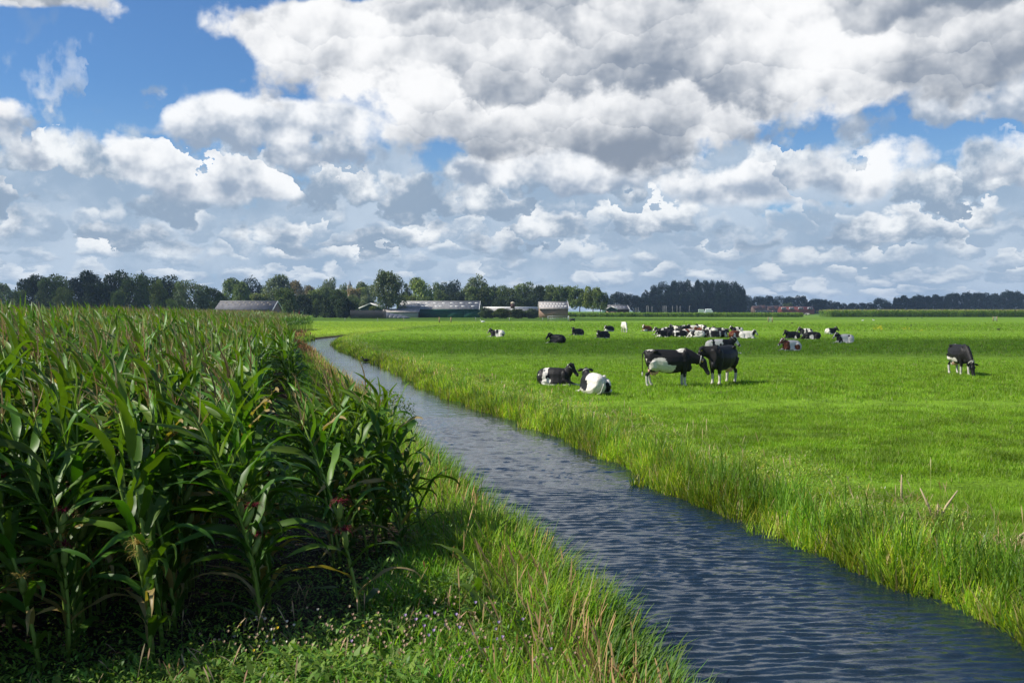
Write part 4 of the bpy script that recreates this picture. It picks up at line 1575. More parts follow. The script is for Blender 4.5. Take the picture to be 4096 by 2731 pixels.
    # --- the big herd in the middle
    herd = [
        (2648, 1340, 190, L(-.1, .8, 1), .55, 'black', 'white', 'white-faced cow at the left end of the big herd'),
        (2668, 1333, 8, L(.3, .8, 1), [(0, None, .5, 2, 1, 1, D), (-.2, 0, .72, .2, .3, .14, W)], 'black', 'dark', 'black cow with white back patch in the back row, left part of the herd'),
        (2656, 1349, 202, L(.0, .8, 1), [(0, None, .5, 2, 1, 1, D), (1, None, .1, .5, 1, .2, W)], 'black', 'dark', 'black cow with white forelegs at the front left of the herd'),
        (2690, 1346, 20, L(.4, .7, -1), .85, 'black', 'dark', 'mostly black cow behind the cow with the white hind stripe'),
        (2716, 1348, -3, L(-.2, .6, -1, True), [(0, None, .5, 2, 1, 1, D), (-.55, None, .45, .10, 1, .5, W), (-.35, None, .62, .4, 1, .08, W)], 'black', 'dark', 'black cow with curved white hind stripe, head right, front row of the herd'),
        (2703, 1322, 150, L(.6, 1, -1), .8, 'black', 'blaze', 'black cow with white cheek, tallest head in the back row left'),
        (2737, 1323, 10, L(.4, .8, 1), .95, 'black', 'dark', 'black cow with two dark ears up in the back row'),
        (2772, 1322, 180, L(.1, .7, 1), .35, 'brown', 'white', 'white and brown cow farthest back in the herd'),
        (2806, 1318, 160, L(.3, .9, 1), .7, 'black', 'dark', 'black cow with small white patches, farthest back on the right'),
        (2752, 1345, 15, L(.1, .4, -1, True), .10, 'brown', 'none', 'cream cow with small brown specks, middle of the herd'),
        (2790, 1351, 175, L(-.3, .4, -1, True), .0, 'black', 'none', 'plain white cow without patches, front row of the herd'),
        (2806, 1334, 178, L(.2, .8, 1), [(.4, None, .5, .8, 1, 1, D)], 'brown', 'dark', 'brown-headed cow with white rump, second row of the herd'),
        (2842, 1335, 170, L(.3, .9, 1), .75, 'black', 'white', 'black cow with white forehead right of the brown-headed one'),
        (2826, 1346, 5, L(.3, .5, 1, True), 1.0, 'black', 'dark', 'all black cow with low head behind the plain white cow'),
        (2856, 1351, 182, L(.2, .4, -1, True), [(0, None, .5, 2, 1, 1, D), (-.7, None, .4, .10, 1, .5, W), (.55, None, .5, .08, 1, .4, W)], 'black', 'dark', 'black cow with two narrow white bands, front row right of the herd'),
        (2893, 1350, 60, L(-.5, .9, 1), [(0, None, .5, 2, 1, 1, D), (-.3, -.4, .2, .4, .2, .3, W)], 'black', 'dark', 'black cow with white hind leg at the right end of the herd'),
        (2878, 1334, 165, L(.3, .9, -1), .6, 'black', 'blaze', 'black and white cow with brown back glimpsed at the right end'),
    ]
    for i, (u, v, h, p, pt, dk, fc, lab) in enumerate(herd):
        add_cow(u, v, h, p, pt, dk, lab, 30 + i, fc, scale=.97 if i % 3 else 1.03)
    # --- right of the herd
    add_cow(2948, 1333, 188, L(.0, 1, 1), [(.62, None, .5, .36, 1, .6, D), (-.3, .1, .6, .2, .4, .3, D)], label='black and white cow with striped white face, alone above the brown one', seed=60, face='blaze')
    add_cow(2940, 1352, 30, L(.4, .5, -1, True), [(0, None, .5, 2, 1, 1, D), (-.5, -.3, .35, .2, .3, .2, W)], dark='brown', label='brown cow with white haunch lying beside the black-headed white one', seed=61, face='dark')
    add_cow(2988, 1355, -25, L(-.1, .8, -1), [(.9, None, .6, .2, 1, .3, D), (.1, -.1, .4, .1, .2, .1, D)], label='white cow with black and white face looking to the camera', seed=62, face='white')
    add_cow(3170, 1356, 190, L(.2, .9, 1), [(0, None, .5, 2, 1, 1, D), (-.15, .4, .2, .12, .4, .2, W)], label='black cow with white foot, left in the right-hand group', seed=63, face='dark')
    add_cow(3224, 1341, 187, L(.0, 1, 1), [(.70, None, .5, .40, 1, .6, D), (.05, .1, .55, .14, .4, .3, D), (-.6, .1, .6, .22, .4, .2, D)], label='black and white striped cow, farthest back in the right-hand group', seed=64, face='blaze')
    add_cow(3250, 1358, 175, L(-.4, .3, 1, True), [(0, None, .5, 2, 1, 1, D), (.15, .3, .3, .22, .4, .3, W)], label='black cow with white shoulder and lowered head, right in its group', seed=65, face='dark')
    add_cow(3380, 1373, 186, L(.0, 1, 1), [(.70, None, .52, .22, 1, .5, D), (.15, 0, .62, .18, .14, .12, D), (-.3, .1, .65, .14, .2, .1, D), (.45, .3, .3, .08, .3, .2, D)], label='white cow with black ear patches and spotted back, right of the group', seed=66, face='blaze')
    add_cow(3322, 1337, 25, L(-.5, .95, -1), [(.3, None, .5, .9, 1, .9, D)], label='black and white cow sitting upright, behind the spotted white one', seed=67, face='dark')
    # --- specks on the far meadow behind the maize strip
    far = [(2768, 0), (2903, 10), (3008, 180), (3017, 170), (3046, 180), (3056, 5), (3070, 180), (3176, 185), (3186, 175), (3222, 10), (3232, 180)]
    for i, (u, h) in enumerate(far):
        D_ = 560 + (i * 37) % 60
        p = along(u, D_)
        key = (St('graze'), False)
        if key not in MESHES:
            MESHES[key] = standing('graze', .07)
        vv, fs, info = MESHES[key]
        col, isd, _ = paint(vv, info, .30, 80 + i, BLACK, False)
        root = obj('cow', mesh_np('cow', vv, fs, col, [M_COW]), None, p, math.radians(h))
        tag(root, 'tiny pale grazing cow beyond the maize strip, far off before the dark wood', 'cow', 'distant cows beyond the maize strip')


build_cows()

# ------------------------------------------------------------------ trees
M_CROWN = leafmat('tree_foliage', 'both', 0.22, 0.6, 0.2, (1.3, 1.4, 0.7), 0.3, 0.35)
M_BARK = simple('tree_bark', (0.075, 0.06, 0.045), 0.9, 0.1)


def crown_mesh(name, r, lobes, n, size, kind):
    """leaf clusters spread over a set of lobes inside a unit box (x,y -.5...5, z 0..1)"""
    P = []
    Cc = []
    vol = np.array([a[3] * a[4] * a[5] for a in lobes]) ** .75
    vol /= vol.sum()
    for (cx, cy, cz, rx, ry, rz), w in zip(lobes, vol):
        m_ = int(n * w)
        d = r.normal(0, 1, (m_, 3)); d /= np.linalg.norm(d, axis=1, keepdims=True)
        rad = r.uniform(.45, 1.0, m_) ** .45
        bump = 1 + .16 * n3(d * 3.0, 1.6, int(cx * 1000) % 97 + 3)
        p = np.array((cx, cy, cz)) + d * np.array((rx, ry, rz)) * (rad * bump)[:, None]
        P.append(p)
        Cc.append(np.full(m_, r.uniform(.78, 1.25)))
    P = np.concatenate(P); k = np.concatenate(Cc)
    # gaps
    g = n3(P, 13.0, 5) + .5 * n3(P, 29.0, 6)
    ok = g > -1.15
    P, k = P[ok], k[ok]
    N = len(P)
    hx = np.percentile(np.abs(P[:, :2]), 98.5)
    P[:, :2] *= .49 / hx
    zt, zb = np.percentile(P[:, 2], 99.6), np.percentile(P[:, 2], .4)
    zlow = {'b': .02, 'a': .30, 'r': .10, 't': .03, 'f': .20}[kind[0]]
    P[:, 2] = zlow + (P[:, 2] - zb) / (zt - zb) * (.985 - zlow)
    k = k * r.uniform(.75, 1.25, N)
    c = np.stack([k * r.uniform(.9, 1.2, N), k, k * .9], 1)
    v, q, cc = ribbons(P, r.uniform(0, 6.28, N), r.uniform(-1.2, 1.3, N), r.uniform(0, .9, N), size * r.uniform(.7, 1.3, N), size * .9, 2, c, prof='oval')
    return mesh_np(name, v, [q], cc, [M_CROWN])


def make_lobes(r, kind):
    L = []
    if kind == 'round':
        for _ in range(15):
            a = r.uniform(0, 6.28); h = r.uniform(.30, .86)
            w = .34 * math.sin(math.pi * min(1, max(0.05, (h - .05) / .95))) ** .6
            L.append((math.cos(a) * w * r.uniform(.4, 1), math.sin(a) * w * r.uniform(.4, 1), h, r.uniform(.12, .2), r.uniform(.12, .2), r.uniform(.10, .15)))
        L.append((0, 0, .55, .30, .30, .32))
    elif kind == 'bushy':
        for _ in range(14):
            a = r.uniform(0, 6.28); h = r.uniform(.12, .84)
            w = .36 * (1 - (h - .4) ** 2 * 1.6)
            L.append((math.cos(a) * w * r.uniform(.5, 1), math.sin(a) * w * r.uniform(.5, 1), h, r.uniform(.11, .19), r.uniform(.11, .19), r.uniform(.10, .16)))
        L.append((0, 0, .45, .34, .34, .42))
    elif kind == 'tall':      # poplar: narrow upright lobes
        for _ in range(12):
            a = r.uniform(0, 6.28); h = r.uniform(.25, .82)
            w = .30 * math.sin(math.pi * min(1, (h + .12))) ** .5
            L.append((math.cos(a) * w, math.sin(a) * w, h, r.uniform(.12, .17), r.uniform(.12, .17), r.uniform(.16, .22)))
        L.append((0, 0, .5, .30, .30, .44))
    elif kind == 'fan':       # the big poplar with several stems
        for _ in range(20):
            a = r.uniform(0, 6.28); h = r.uniform(.30, .84)
            w = .36 * (.45 + .75 * math.sin(math.pi * min(1, max(0, (h - .1) * 1.05))))
            w = min(w, .36)
            L.append((math.cos(a) * w * r.uniform(.3, 1), math.sin(a) * w * r.uniform(.3, 1), h, r.uniform(.10, .15), r.uniform(.10, .15), r.uniform(.11, .16)))
        L.append((0, 0, .58, .26, .26, .34))
    else:                     # avenue: high crown over a bare stem
        for _ in range(12):
            a = r.uniform(0, 6.28); h = r.uniform(.48, .86)
            w = .34 * math.sin(math.pi * min(1, max(0, (h - .2) / .8))) ** .6
            L.append((math.cos(a) * w, math.sin(a) * w, h, r.uniform(.13, .2), r.uniform(.13, .2), r.uniform(.09, .13)))
        L.append((0, 0, .66, .32, .32, .22))
    return L


def trunk_mesh(r, kind):
    mb = MB()
    top = {'bushy': .5, 'round': .6, 'tall': .8, 'fan': .6, 'avenue': .7}[kind]
    if kind == 'fan':
        for i in range(4):
            a = i * 1.6 + .3
            mb.tube([(math.cos(a) * .03, math.sin(a) * .03, -.01), (math.cos(a) * .05, math.sin(a) * .05, .25), (math.cos(a) * .16, math.sin(a) * .16, .62)], [.018, .014, .006], 6)
    else:
        mb.tube([(0, 0, -.01), (.01, 0, .2), (0, .01, top)], [.030, .022, .008], 7)
    for i in range(6):
        a = r.uniform(0, 6.28)
        h = r.uniform(.22, .5) if kind != 'avenue' else r.uniform(.35, .55)
        mb.tube([(0, 0, h), (math.cos(a) * .12, math.sin(a) * .12, h + .13), (math.cos(a) * .26, math.sin(a) * .26, h + .22)], [.011, .008, .003], 5)
    return mb.mesh('trunk', M_BARK, True)


def tree_protos():
    r = np.random.default_rng(77)
    out = {}
    for kind, cnt in (('round', 3), ('bushy', 3), ('tall', 3), ('fan', 1), ('avenue', 3)):
        out[kind] = []
        for i in range(cnt):
            n = 9000 if kind == 'fan' else 6500
            out[kind].append((crown_mesh('crown', r, make_lobes(r, kind), n, .050 if kind != 'fan' else .040, kind), trunk_mesh(r, kind)))
    return out


TP = tree_protos()
TC = {'dark': (0.032, 0.056, 0.018), 'mid': (0.095, 0.14, 0.035), 'olive': (0.135, 0.175, 0.035), 'pale': (0.19, 0.235, 0.13), 'lime': (0.19, 0.26, 0.05), 'brown': (0.18, 0.145, 0.06), 'blue': (0.020, 0.042, 0.030), 'grey': (0.13, 0.17, 0.085)}
_tn = [0]


def tree(u0, u1, vtop, D, kind, colr, label, group, base=0.0, nm='tree', depth=None, vbase=None):
    """a tree between photograph columns u0, u1 whose top reaches row vtop, at distance D"""
    _tn[0] += 1
    r = np.random.default_rng(500 + _tn[0])
    uc = (u0 + u1) / 2
    p = along(uc, D)
    wid = (u1 - u0) / F * D * (1.18 if kind != 'fan' else 1.08)
    hgt = hpx(vtop, D) * 1.02
    t = empty(nm, (p[0], p[1], 0), r.uniform(0, 6.28))
    dep = wid if depth is None else depth
    k = max(wid, min(dep, wid * 1.3))
    t.scale = (k, k, hgt)
    tag(t, label, 'tree' if nm == 'tree' else 'bush', group)
    cm, tm = TP[kind][_tn[0] % len(TP[kind])]
    c = part('crown', cm, t)
    j = r.uniform(.88, 1.12)
    b = TC[colr]
    c.color = (b[0] * j, b[1] * j, b[2] * j, 1)
    part('trunk', tm, t)
    return t


def build_trees():
    def x1(x): return x / 1.809
    def y1(y): return 1050 + y / 1.809
    GL = 'trees of the dark grove left of the farm'
    GM = 'trees behind the farm buildings'
    GW = 'trees of the dense dark wood'
    GR_ = 'trees of the far right tree line'
    # left grove (crop from column 0)
    left = [(-60, 125, 158, 470, 'round', 'pale', 'pale rounded tree at the left edge of the photograph'),
            (150, 330, 100, 440, 'round', 'dark', 'dark tree with ragged top, first of the left grove'),
            (300, 510, 96, 430, 'round', 'mid', 'broad dark tree with flat rounded crown, second of the left grove'),
            (410, 535, 188, 400, 'bushy', 'olive', 'low olive green tree in front of the left grove'),
            (95, 190, 205, 420, 'bushy', 'olive', 'small olive bush at the left foot of the grove'),
            (480, 650, 122, 450, 'bushy', 'blue', 'blue-green rounded tree between two taller dark ones'),
            (595, 765, 72, 460, 'round', 'dark', 'tall dark tree with narrow domed top, left of the highest'),
            (600, 800, 150, 420, 'bushy', 'dark', 'dark broad tree below the narrow domed one'),
            (770, 965, 68, 470, 'round', 'dark', 'highest dark tree of the left grove with craggy top'),
            (870, 1070, 100, 440, 'bushy', 'mid', 'large full tree right of the highest, slightly lighter'),
            (980, 1080, 86, 480, 'tall', 'dark', 'slim dark tree peeping over the full one'),
            (1070, 1290, 105, 470, 'round', 'dark', 'dark wide tree at the right of the grove'),
            (1090, 1215, 135, 420, 'bushy', 'olive', 'upright olive tree in front of the dark wide one'),
            (800, 900, 215, 405, 'bushy', 'mid', 'low dark green tree at the foot of the highest one'),
            (1235, 1345, 150, 420, 'bushy', 'olive', 'yellow-olive round tree beside the grey willow'),
            (1285, 1485, 140, 395, 'bushy', 'pale', 'silvery grey willow standing in front of the grove'),
            (1465, 1590, 172, 410, 'round', 'mid', 'mid green tree right of the grey willow'),
            (1550, 1645, 215, 430, 'bushy', 'dark', 'dark low tree behind the left end of the first barn'),
            (1205, 1280, 268, 385, 'bushy', 'lime', 'tiny lime green bush above the corn, left of the willow'),
            (1515, 1575, 284, 385, 'bushy', 'olive', 'small olive bush at the left corner of the first barn'),
            (640, 700, 250, 430, 'bushy', 'grey', 'small grey bush at the shaded foot of the grove')]
    for (a, b, t, D, k, c, lab) in left:
        tree(x1(a), x1(b), y1(t), D, k, c, lab, GL)
    # behind the first barn to the big poplar
    mid = [(1625, 1800, 120, 560, 'round', 'mid', 'rounded green tree rising behind the first barn'),
           (1680, 1810, 150, 500, 'bushy', 'mid', 'full green tree just behind the first barn roof'),
           (1745, 1910, 118, 600, 'tall', 'blue', 'blue-green tree between two rounder ones behind the first barn'),
           (1890, 2080, 97, 560, 'round', 'grey', 'large domed grey-green tree right behind the first barn'),
           (1800, 1960, 228, 480, 'bushy', 'olive', 'low light bush line over the first barn roof'),
           (1600, 1640, 190, 560, 'tall', 'pale', 'thin pale tree top left of the domed trees'),
           (2060, 2205, 138, 620, 'round', 'brown', 'thin brownish grey tree with see-through crown'),
           (1990, 2145, 190, 380, 'bushy', 'mid', 'full dark tree right of the first barn, by the red machine'),
           (2200, 2275, 175, 640, 'round', 'brown', 'rusty brown rounded tree top in the middle distance'),
           (2290, 2420, 160, 650, 'round', 'grey', 'grey-green rounded tree behind the hedge trees'),
           (2140, 2260, 235, 400, 'bushy', 'dark', 'dark hedge tree behind the red machine'),
           (2230, 2350, 215, 410, 'bushy', 'mid', 'second hedge tree, rounded and dense'),
           (2330, 2460, 245, 390, 'bushy', 'dark', 'third hedge tree, low and dark'),
           (2380, 2500, 200, 430, 'bushy', 'mid', 'taller hedge tree with soft top'),
           (2440, 2570, 250, 380, 'bushy', 'dark', 'broad dark hedge tree left of the green shed')]
    for (a, b, t, D, k, c, lab) in mid:
        tree(x1(a), x1(b), y1(t), D, k, c, lab, GM)
    def X2(x): return 1200 + x / 1.809
    mid2 = [(30, 115, 174, 640, 'round', 'brown', 'brown autumn-tinted tree left of the church spire'),
            (60, 190, 195, 560, 'round', 'olive', 'olive rounded tree below the brown one'),
            (180, 262, 120, 620, 'round', 'grey', 'lone high grey-green tree top left of the church spire'),
            (150, 290, 190, 520, 'round', 'mid', 'rounded tree under the lone high top'),
            (240, 350, 205, 500, 'bushy', 'olive', 'olive tree in front of the church spire'),
            (290, 345, 158, 600, 'round', 'mid', 'small dark tree top just left of the church spire'),
            (370, 490, 148, 600, 'round', 'grey', 'rounded grey-green tree right of the church spire'),
            (340, 450, 190, 520, 'bushy', 'brown', 'brownish tree below the church spire'),
            (420, 540, 175, 560, 'round', 'olive', 'olive tree between church spire and big poplar'),
            (160, 280, 260, 400, 'bushy', 'dark', 'dark bush in the hedge, left of the pallid willow'),
            (250, 375, 262, 380, 'bushy', 'dark', 'dark dense bush at the right end of the hedge'),
            (430, 545, 240, 450, 'bushy', 'pale', 'pallid low willow between green shed and big poplar'),
            (350, 440, 240, 460, 'bushy', 'mid', 'green bush behind the green shed'),
            (700, 770, 215, 520, 'round', 'mid', 'small round tree touching the right of the big poplar'),
            (755, 820, 178, 600, 'tall', 'blue', 'narrow bluish tree left of the lime green one'),
            (810, 978, 118, 520, 'round', 'lime', 'bright lime green rounded tree behind the long barn'),
            (975, 1055, 150, 600, 'round', 'mid', 'left one of the two dark tops behind the long barn'),
            (1025, 1165, 140, 580, 'round', 'blue', 'right one of the two dark tops behind the long barn'),
            (960, 1085, 205, 500, 'bushy', 'mid', 'lower dark tree above the long barn roof'),
            (1080, 1200, 215, 500, 'bushy', 'dark', 'low shaded tree above the right half of the long barn roof'),
            (720, 850, 245, 480, 'bushy', 'olive', 'low olive bush just above the left of the long barn roof'),
            (850, 960, 250, 490, 'bushy', 'mid', 'low green bush above the middle of the long barn roof'),
            (1180, 1385, 107, 560, 'tall', 'grey', 'tall airy poplar with open grey-green crown over the long barn'),
            (1195, 1385, 180, 500, 'bushy', 'mid', 'dense green tree below the airy poplar'),
            (1370, 1470, 175, 520, 'avenue', 'dark', 'first tree of the dense row right of the airy poplar'),
            (1440, 1560, 172, 510, 'round', 'mid', 'second tree of the dense row behind the silo'),
            (1550, 1700, 150, 520, 'round', 'mid', 'highest tree of the dense row behind the silo'),
            (1640, 1760, 172, 500, 'round', 'dark', 'dark tree of the dense row left of the skylight barn'),
            (1740, 1860, 166, 510, 'round', 'mid', 'tree with two rounded tops over the skylight barn'),
            (1840, 1975, 176, 500, 'avenue', 'mid', 'tree over the right half of the skylight barn'),
            (1950, 2100, 182, 480, 'avenue', 'mid', 'tree with visible stems right of the skylight barn'),
            (2060, 2180, 180, 470, 'avenue', 'olive', 'last but one tree of the dense row, stems showing'),
            (2120, 2225, 215, 460, 'avenue', 'mid', 'sloping last tree of the dense row'),
            (1390, 1500, 260, 470, 'bushy', 'dark', 'dark undergrowth tree behind the low sheds'),
            (1560, 1680, 262, 470, 'bushy', 'dark', 'dark undergrowth tree behind the silo'),
            (1480, 1590, 255, 480, 'bushy', 'dark', 'dark undergrowth tree left of the silo'),
            (1300, 1400, 325, 375, 'bushy', 'grey', 'low grey-green bush at the right end of the long barn'),
            (1405, 1520, 333, 372, 'bushy', 'olive', 'low olive bush in front of the low sheds'),
            (1520, 1640, 338, 370, 'bushy', 'mid', 'low green bush at the foot of the silo'),
            (1620, 1720, 335, 371, 'bushy', 'grey', 'low bush left of the skylight barn'),
            (495, 555, 318, 372, 'bushy', 'olive', 'small bush before the green shed')]
    for (a, b, t, D, k, c, lab) in mid2:
        tree(X2(a), X2(b), y1(t), D, k, c, lab, GM)
    tree(X2(520), X2(752), y1(70), 400, 'fan', 'grey', 'great multi-stemmed poplar with full crown standing alone by the long barn', GM)
    def X3(x): return 2300 + x / 2.352
    def Y3(y): return 1050 + y / 2.352
    for i, (a, b, t) in enumerate([(285, 360, 335), (335, 445, 282), (430, 550, 294), (540, 650, 315), (600, 700, 330)]):
        tree(X3(a), X3(b), Y3(t), 760, 'round', 'blue', ['low dark tree left of the twin tops', 'left of the twin dark tops before the wood', 'right of the twin dark tops, loose crown', 'dark tree with level top beside the wood', 'dark tree where the wood begins'][i], GW)
    ordn = ['first', 'second', 'third', 'fourth', 'fifth', 'sixth', 'seventh', 'eighth', 'ninth', 'tenth', 'eleventh', 'twelfth', 'thirteenth', 'fourteenth', 'fifteenth']
    wood = [(645, 745, 270), (710, 815, 222), (790, 900, 194), (870, 970, 182), (950, 1040, 186), (1010, 1120, 178), (1090, 1190, 177), (1170, 1270, 181), (1250, 1350, 183), (1320, 1420, 182), (1390, 1490, 189), (1460, 1550, 193), (1520, 1585, 232), (1560, 1605, 265)]
    for i, (a, b, t) in enumerate(wood):
        tree(X3(a - 8), X3(b + 8), Y3(t), 800 + (i * 29) % 50, 'bushy', 'blue', ordn[i] + ' dark tall poplar of the dense wood, counted from its left edge', GW)
        tree(X3(a - 10), X3(b + 10), Y3(t + 105), 770 + (i * 17) % 30, 'bushy', 'blue', 'shaded lower tree at the foot of the ' + ordn[i] + ' poplar of the wood', GW)
    for i, (a, b, t) in enumerate([(1580, 1690, 315), (1660, 1790, 322), (1770, 1900, 318), (1880, 2000, 322), (1960, 2075, 325), (2060, 2200, 318), (2180, 2290, 346), (2270, 2370, 350)]):
        tree(X3(a), X3(b), Y3(t), 980, 'bushy', 'blue', ordn[i] + ' tree of the low dark row right of the wood', GR_)
    tree(X3(1965), X3(2045), Y3(382), 880, 'round', 'olive', 'small lighter round tree behind the brick building', GR_)
    def X4(x): return 3100 + x / 2.361
    def Y4(y): return 1050 + y / 2.361
    rr = [(300, 450, 350, 'b'), (430, 540, 360, 'b'), (530, 640, 375, 'b'), (625, 685, 385, 'b'), (680, 790, 385, 'b'), (770, 930, 383, 'b'), (920, 1095, 342, 'b'), (1080, 1130, 405, 'b'), (1118, 1180, 335, 'a'),
          (1160, 1280, 315, 'a'), (1260, 1380, 310, 'a'), (1360, 1470, 318, 'a'), (1450, 1560, 306, 'a'), (1540, 1640, 308, 'a'), (1610, 1720, 295, 'a'), (1700, 1810, 292, 'a'), (1790, 1890, 284, 'a'), (1870, 1990, 290, 'a'), (1970, 2110, 292, 'a'), (2095, 2230, 270, 'a'), (2200, 2310, 276, 'a'), (2290, 2380, 298, 'a')]
    for i, (a, b, t, k) in enumerate(rr):
        lab = (['low', 'level', 'small', 'tiny', 'dark', 'broad', 'domed', 'stunted'][i] + ' tree of the thin far row left of the roadside trees') if k == 'b' else 'roadside tree of the far right row, number %s from its left end' % (ordn[i - 8] if i - 8 < 15 else 'last')
        tree(X4(a), X4(b), Y4(t), 1000, 'bushy' if k == 'b' else 'avenue', 'blue', lab, GR_)
        if k == 'a':
            tree(X4(a), X4(b), Y4(402 if i % 2 else 394), 1020, 'bushy', 'blue', 'undergrowth below the %s roadside tree of the far right row' % (ordn[i - 8]), GR_)


# ------------------------------------------------------------------ farm buildings and everything near them
def wave_roof(name, c, var=.2):
    m, o = new_mat(name)
    p = pos('Object')
    px, py, pz = sep(p)
    w = S.m('SINE', px * 12.0)
    n = noise(p, .6, 5, .6)
    n2 = noise(xyz(px * 1.2, py * .1, pz * .4), 1.0, 3, .6)
    col = mixc(ss(n * .5 + n2 * .5, .35, .65), tuple(v * (1 - var) for v in c), tuple(v * (1 + var) for v in c))
    done(o, prin(col, .8, .15, 0, w, .4, .05))
    return m


M_ROOF = wave_roof('fibre_cement_roof', (0.27, 0.265, 0.26))
M_ROOF_D = wave_roof('dark_roof', (0.17, 0.165, 0.17))
M_ROOF_P = wave_roof('pinkish_roof', (0.34, 0.31, 0.29))
M_WHITE = simple('white_paint', (0.80, 0.79, 0.76), .5)
M_GREENW = simple('green_cladding', (0.035, 0.085, 0.06), .6)
M_TEAL = simple('teal_wind_mesh', (0.012, 0.075, 0.055), .7)
M_BRICK = simple('brick_wall', (0.30, 0.19, 0.14), .85, scale=1.5)
M_BROWNW = simple('dark_brown_wall', (0.07, 0.035, 0.03), .8)
M_REDB = simple('red_brick', (0.32, 0.09, 0.06), .85)
M_GLASSL = simple('skylight_sheet', (0.62, 0.62, 0.58), .35, .5)
M_WIN = simple('dark_glass', (0.03, 0.035, 0.045), .1, .6)
M_DARKW = simple('black_boards', (0.03, 0.032, 0.038), .8)
M_GREYW = simple('grey_concrete', (0.32, 0.32, 0.31), .85)
M_METAL = simple('galvanised_steel', (0.30, 0.34, 0.34), .5, .5, .3)
M_WOOD = simple('weathered_post', (0.34, 0.24, 0.13), .85)
M_FOIL = simple('pale_green_wrap', (0.42, 0.52, 0.42), .35, .5)
M_FOILW = simple('white_wrap', (0.72, 0.76, 0.76), .35, .5)
M_SHEET = simple('grey_plastic_sheet', (0.10, 0.11, 0.13), .45, .5, scale=2, bstr=.8)
M_RED = simple('red_paint', (0.52, 0.03, 0.015), .45, .4)
M_RUBBER = simple('rubber', (0.02, 0.02, 0.02), .8)
M_TILE = simple('brown_roof_tiles', (0.14, 0.075, 0.06), .8)
M_STONE = simple('pale_stone', (0.55, 0.47, 0.36), .8)
M_LEAD = simple('slate_spire', (0.10, 0.11, 0.13), .6)


def barn(name, label, cat, u0, u1, vr, ve, D, depth, roofm, wallm, sky=(), skm=None, gables='both', trim=True, doors=0, base_h=0.0, front2=None):
    """long barn, ridge along x; roof from ridge row vr to eave row ve, front face at distance D"""
    x0 = (u0 - 2048) / F * D
    x1_ = (u1 - 2048) / F * D
    he = hpx(ve, D)
    hr = hpx(vr, D + depth / 2)
    root = empty(name, ((x0 + x1_) / 2, D, 0))
    tag(root, label, cat)
    hw = (x1_ - x0) / 2
    hd = depth / 2
    mb = MB()
    mb.prismx([(0.15, 0), (depth - .15, 0), (depth - .15, he - .05), (hd, hr - .15), (0.15, he - .05)], -hw + .25, hw - .25)
    mb.build('wall', wallm, root)
    t = .14
    rf = MB()
    rf.prismx([(-.35, he - .08), (hd, hr), (hd, hr + t), (-.35, he + t - .08)], -hw, hw)
    rf.prismx([(depth + .35, he - .08), (depth + .35, he + t - .08), (hd + .002, hr + t), (hd + .002, hr)], -hw, hw)
    roof = rf.build('roof', roofm, root)
    # ridge cap
    adopt(roof, obj('ridge_cap', MB().tube([(-hw, hd, hr + t + .02), (hw, hd, hr + t + .02)], .12, 8).mesh('ridge_cap', M_GREYW), roof))
    sl = math.atan2(hr - he, hd + .35)
    for (fx, ft, w, h) in sky:        # skylights: share along x, share up the slope
        cx = -hw + fx * 2 * hw
        ln = math.hypot(hd, hr - he)
        a, b = ft - h / ln / 2, ft + h / ln / 2
        def pt(s_): return (-.35 + (hd + .35) * s_, (he + t - .08) + (hr - he + .08) * s_)
        ya, za = pt(a); yb, zb = pt(b)
        o = MB().prismx([(ya, za - .03), (yb, zb - .03), (yb - .03, zb + .05), (ya - .03, za + .05)], cx - w / 2, cx + w / 2).mesh('skylight', skm or M_GLASSL)
        adopt(roof, obj('skylight', o, roof))
    if trim:
        for sx in ((1, -1) if gables == 'both' else ((1,) if gables == 'right' else (-1,))):
            xx = sx * (hw + .03)
            o = MB()
            xa, xb = sorted((xx - .06, xx + .09 * sx))
            o.prismx([(-.5, he - .35), (hd, hr - .1), (hd, hr + .25), (-.5, he + .12)], xa, xb)
            o.prismx([(depth + .5, he - .35), (depth + .5, he + .12), (hd + .003, hr + .25), (hd + .003, hr - .1)], xa, xb)
            o.build('gable_trim', M_WHITE, root)
    for i in range(doors):
        cx = -hw + (i + .5) * 2 * hw / doors
        MB().box(cx - hw / doors * .35, cx + hw / doors * .35, .05, .13, .1, he * .8).build('door', M_TEAL, root)
    if front2:
        for (fa, fb, m_) in front2:
            MB().box(-hw + fa * 2 * hw, -hw + fb * 2 * hw, .02, .13, .05, he - .45).build('wall_panel', m_, root)
    return root


def gable_shed(name, label, u0, u1, vr, ve, D, depth, wallm, roofm, low=None):
    """gable end faces the camera"""
    x0 = (u0 - 2048) / F * D; x1_ = (u1 - 2048) / F * D
    he, hr = hpx(ve, D), hpx(vr, D)
    root = empty(name, ((x0 + x1_) / 2, D, 0))
    tag(root, label, 'shed')
    w = (x1_ - x0) / 2
    MB().prism([(-w + .3, 0), (w - .3, 0), (w - .3, he - .1), (0, hr - .25), (-w + .3, he - .1)], 0, depth).build('wall', wallm, root)
    if low:
        MB().box(-w + .25, w - .25, -.06, -.01, 0, he * .75).build('plinth', low, root)
    t = .15
    MB().prism([(-w, he - .1), (0, hr), (0, hr + t), (-w, he + t - .1)], -.4, depth + .3).prism([(w, he - .1), (w, he + t - .1), (.002, hr + t), (.002, hr)], -.4, depth + .3).build('roof', roofm, root)
    MB().prism([(-w - .1, he - .35), (0, hr - .2), (0, hr + .25), (-w - .1, he + .1)], -.6, -.45).prism([(w + .1, he - .35), (w + .1, he + .1), (.002, hr + .25), (.002, hr - .2)], -.6, -.45).build('gable_trim', M_WHITE, root)
    return root


